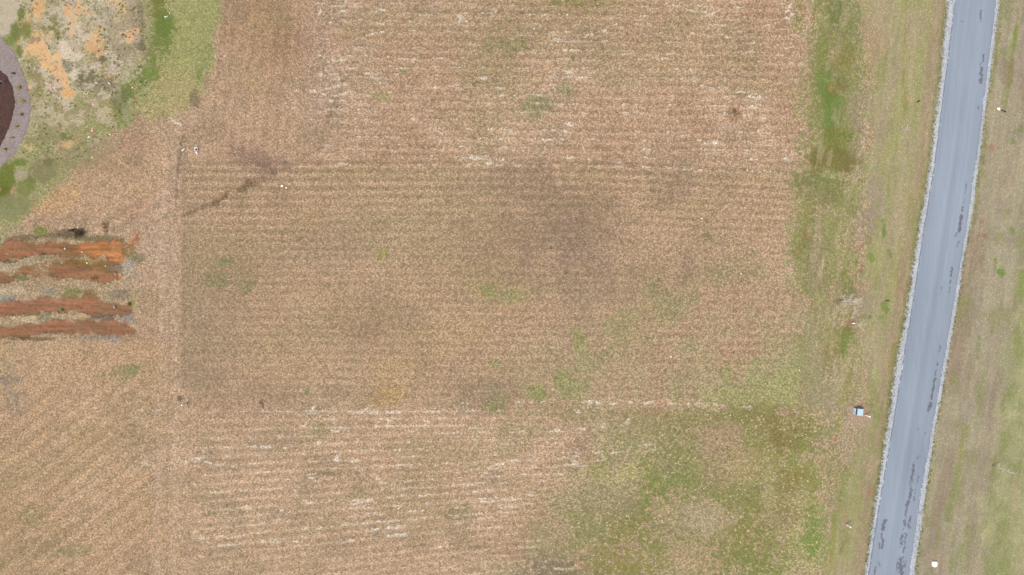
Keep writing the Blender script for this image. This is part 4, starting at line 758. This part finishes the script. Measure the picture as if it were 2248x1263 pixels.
def shrub(u, v, rx, ry, h, lm, label, group, dz=0, n=150, size=.05, clumps=3, cat='shrub', name='shrub', sd=1, ang=0):
    rr = random.Random(sd); e = empty(name, u, v, label, cat, group, dz, ang)
    bm = bmesh.new(); cs = []
    for k in range(clumps):
        c = (rr.uniform(-.5, .5) * rx, rr.uniform(-.5, .5) * ry, h * rr.uniform(.35, .6)); cs.append(c)
        leaves(bm, c, (rx * .65, ry * .65, h * .5), n // clumps, size, rr)
    bm_obj('foliage', bm, LM[lm], e)
    bm = bmesh.new()
    for k in range(7):
        c = rr.choice(cs); add_tube(bm, [(0, 0, -.02), (c[0] * .5 + rr.uniform(-.1, .1) * rx, c[1] * .5, h * .3), (c[0] + rr.uniform(-.5, .5) * rx, c[1] + rr.uniform(-.5, .5) * ry, h * .8)], [.014, .010, .005], 5)
    bm_obj('stems', bm, M_wood, e)
GS = 'young shrubs spaced along the gravel path'
for i, (u, v, rx, ry, lm, lb) in enumerate([(31, 161.5, .28, .18, 'green', 'dark green low shrub, uppermost on the gravel path'), (43.5, 193, .29, .24, 'yellow', 'yellow green low shrub, second from the top on the gravel path'), (49.5, 222, .40, .24, 'yellow', 'widest yellow green shrub, at the bulge of the gravel path'), (45.8, 251, .24, .22, 'olive', 'small yellowish shrub just below the widest one on the gravel path'),
        (36, 277.5, .29, .15, 'olive', 'flat yellow shrub, third from the bottom on the gravel path'), (25, 302.5, .32, .13, 'olive', 'thin olive shrub, second from the bottom on the gravel path'), (8.5, 328.6, .27, .18, 'olive', 'olive shrub, lowest on the gravel path')]):
    shrub(u, v, rx, ry, .32, lm, lb, GS, .05, 170, .055, 3, 'shrub', 'shrub', 30 + i, -.25 if i == 2 else 0)
shrub(175, 513, .62, .75, .7, 'dark', 'dark bare scrubby bush at the top edge of the clay strips', None, 0, 420, .07, 5, 'bush', 'bush', 51)
shrub(160, 507, .6, .28, .35, 'dark', 'low brownish black scrub left of the dark bush above the clay', None, 0, 260, .06, 4, 'bush', 'bush', 52)
shrub(231.5, 499, .34, .70, .6, 'rust', 'rusty brown dry bush above the right end of the clay strips', None, 0, 260, .06, 4, 'bush', 'bush', 53, .25)
shrub(136, 680, .24, .24, .18, 'green', 'single light green weed clump on the third clay strip', None, 0, 90, .05, 2, 'plant', 'weed_clump', 54)
shrub(285, 668, .3, .35, .2, 'green', 'bright green weed clump at the right end of the third clay strip', None, 0, 120, .05, 2, 'plant', 'weed_clump', 55)

# --- young bare trees
def tree(u, v, hgt, tr, spread, nb, label, group, guard=0, sd=1, bark=None, multi=True):
    rr = random.Random(sd); e = empty('bare_tree', u, v, label, 'tree', group)
    bm = bmesh.new(); ax = [(0, 0, 0), (.02, .01, hgt * .25), (.05, -.02, hgt * .5), (.03, .03, hgt * .75), (.06, 0, hgt)]
    add_tube(bm, ax, [tr, tr * .85, tr * .62, tr * .4, tr * .14], 8); bm_obj('trunk', bm, bark or M_bark, e, True)
    bm = bmesh.new()
    def br(p, d, ln, r, lev):
        pts = [p]; q = p.copy(); dd = d.copy()
        for k in range(3):
            dd = (dd + Vector((rr.gauss(0, .16), rr.gauss(0, .16), .10))).normalized(); q = q + dd * ln / 3; pts.append(q.copy())
        add_tube(bm, pts, [r, r * .75, r * .5, r * .25], 5)
        if lev > 0:
            for k in range(rr.randint(3, 4)):
                t_ = rr.uniform(.35, .95); i = min(int(t_ * 3), 2); b0 = pts[i].lerp(pts[i + 1], t_ * 3 - i)
                a = Vector((rr.gauss(0, 1), rr.gauss(0, 1), rr.gauss(0, .6))).normalized()
                br(b0, (dd + a * .85).normalized(), ln * rr.uniform(.35, .6), r * .5, lev - 1)
    for k in range(nb):
        z = hgt * (.28 + .64 * (k + rr.random() * .8) / nb); a = k * 2.4 + rr.uniform(-.4, .4); d = Vector((math.cos(a), math.sin(a), rr.uniform(.4, .9))).normalized()
        i_ = min(int(z / hgt * 4), 3); br(Vector(ax[i_]).lerp(Vector(ax[i_ + 1]), z / hgt * 4 - i_), d, spread * (1.15 - .7 * z / hgt) * rr.uniform(.7, 1.1), tr * .5, 2)
    bm_obj('branches', bm, M_twig, e)
    if guard:
        bm = bmesh.new(); add_tube(bm, [(0, 0, .02), (0, 0, guard * .5), (0, 0, guard)], [tr + .03] * 3, 10); bm_obj('trunk_guard', bm, M_white, e, True)
GT = 'young bare trees planted along the road verge'
tree(1842, 661.3, 4.6, .075, 1.5, 15, 'largest bare young tree, many grey branches, in the verge left of the road', GT, 0, 61)
tree(1868.5, 709.6, 3.6, .05, .9, 9, 'slender bare young tree with white trunk guard in a rust soil ring', GT, .95, 62)
tree(1974.5, 289.5, 2.4, .06, .8, 8, 'small grey bare sapling with brown soil patch, close to the road bend', GT, 0, 63)
tree(2177.5, 1022.5, 4.4, .065, 1.1, 11, 'bare young tree on the right side of the road in pale green grass', GT, 0, 64)

# --- weeds dotted over the hummock and at the gravel edges (ground cover)
def weeds(name, pts, col, r0, r1, hmax):
    N = len(pts); u, v = pts[:, 0], pts[:, 1]; x, y = W(u, v); z = relief(u, v); K = 9
    co = []; cc = []
    rad = rng.uniform(r0, r1, N)
    for k in range(K):
        a = rng.random(N) * 6.283; l = rad * rng.uniform(.5, 1.2, N); w = rad * .22; h = rng.uniform(.3, 1, N) * hmax
        cx, cy = np.cos(a), np.sin(a); sx = x + rng.normal(0, .25, N) * rad; sy = y + rng.normal(0, .25, N) * rad
        co += [np.stack([sx - cy * w, sy + cx * w, z + .03], -1), np.stack([sx + cy * w, sy - cx * w, z + .03], -1), np.stack([sx + cx * l, sy + cy * l, z + .04 + h], -1)]
        c_ = col * rng.uniform(.65, 1.3, (N, 1)); cc += [c_, c_, c_ * 1.1]
    co = np.stack(co, 1).reshape(-1, 3); cc = np.stack(cc, 1).reshape(-1, 3)
    return kind(mesh_np(name, co, np.arange(len(co)).reshape(-1, 3), m_grass, np.clip(cc / EXPO, 0, .8)), 'stuff')
q = np.stack([rng.uniform(40, 330, 900), rng.uniform(-40, 350, 900)], -1)
q = q[(polysd(q[:, 0], q[:, 1], RING) < -4) & (polysd(q[:, 0], q[:, 1], NW) > 6) & (rng.random(len(q)) < sstep(.4, .6, cell(NB, q[:, 0], q[:, 1])) * .8 + .1)]
weeds('weeds', q, lin((122,120,84)), .06, .18, .10)
v = rng.uniform(-60, 1320, 1500); u = np.where(rng.random(1500) < .62, GL(v) + rng.normal(0, 2.2, 1500), GR(v) + rng.normal(1.0, 2.0, 1500))
weeds('edge_grass', np.stack([u, v], -1), lin((140,142,92)), .06, .16, .10)
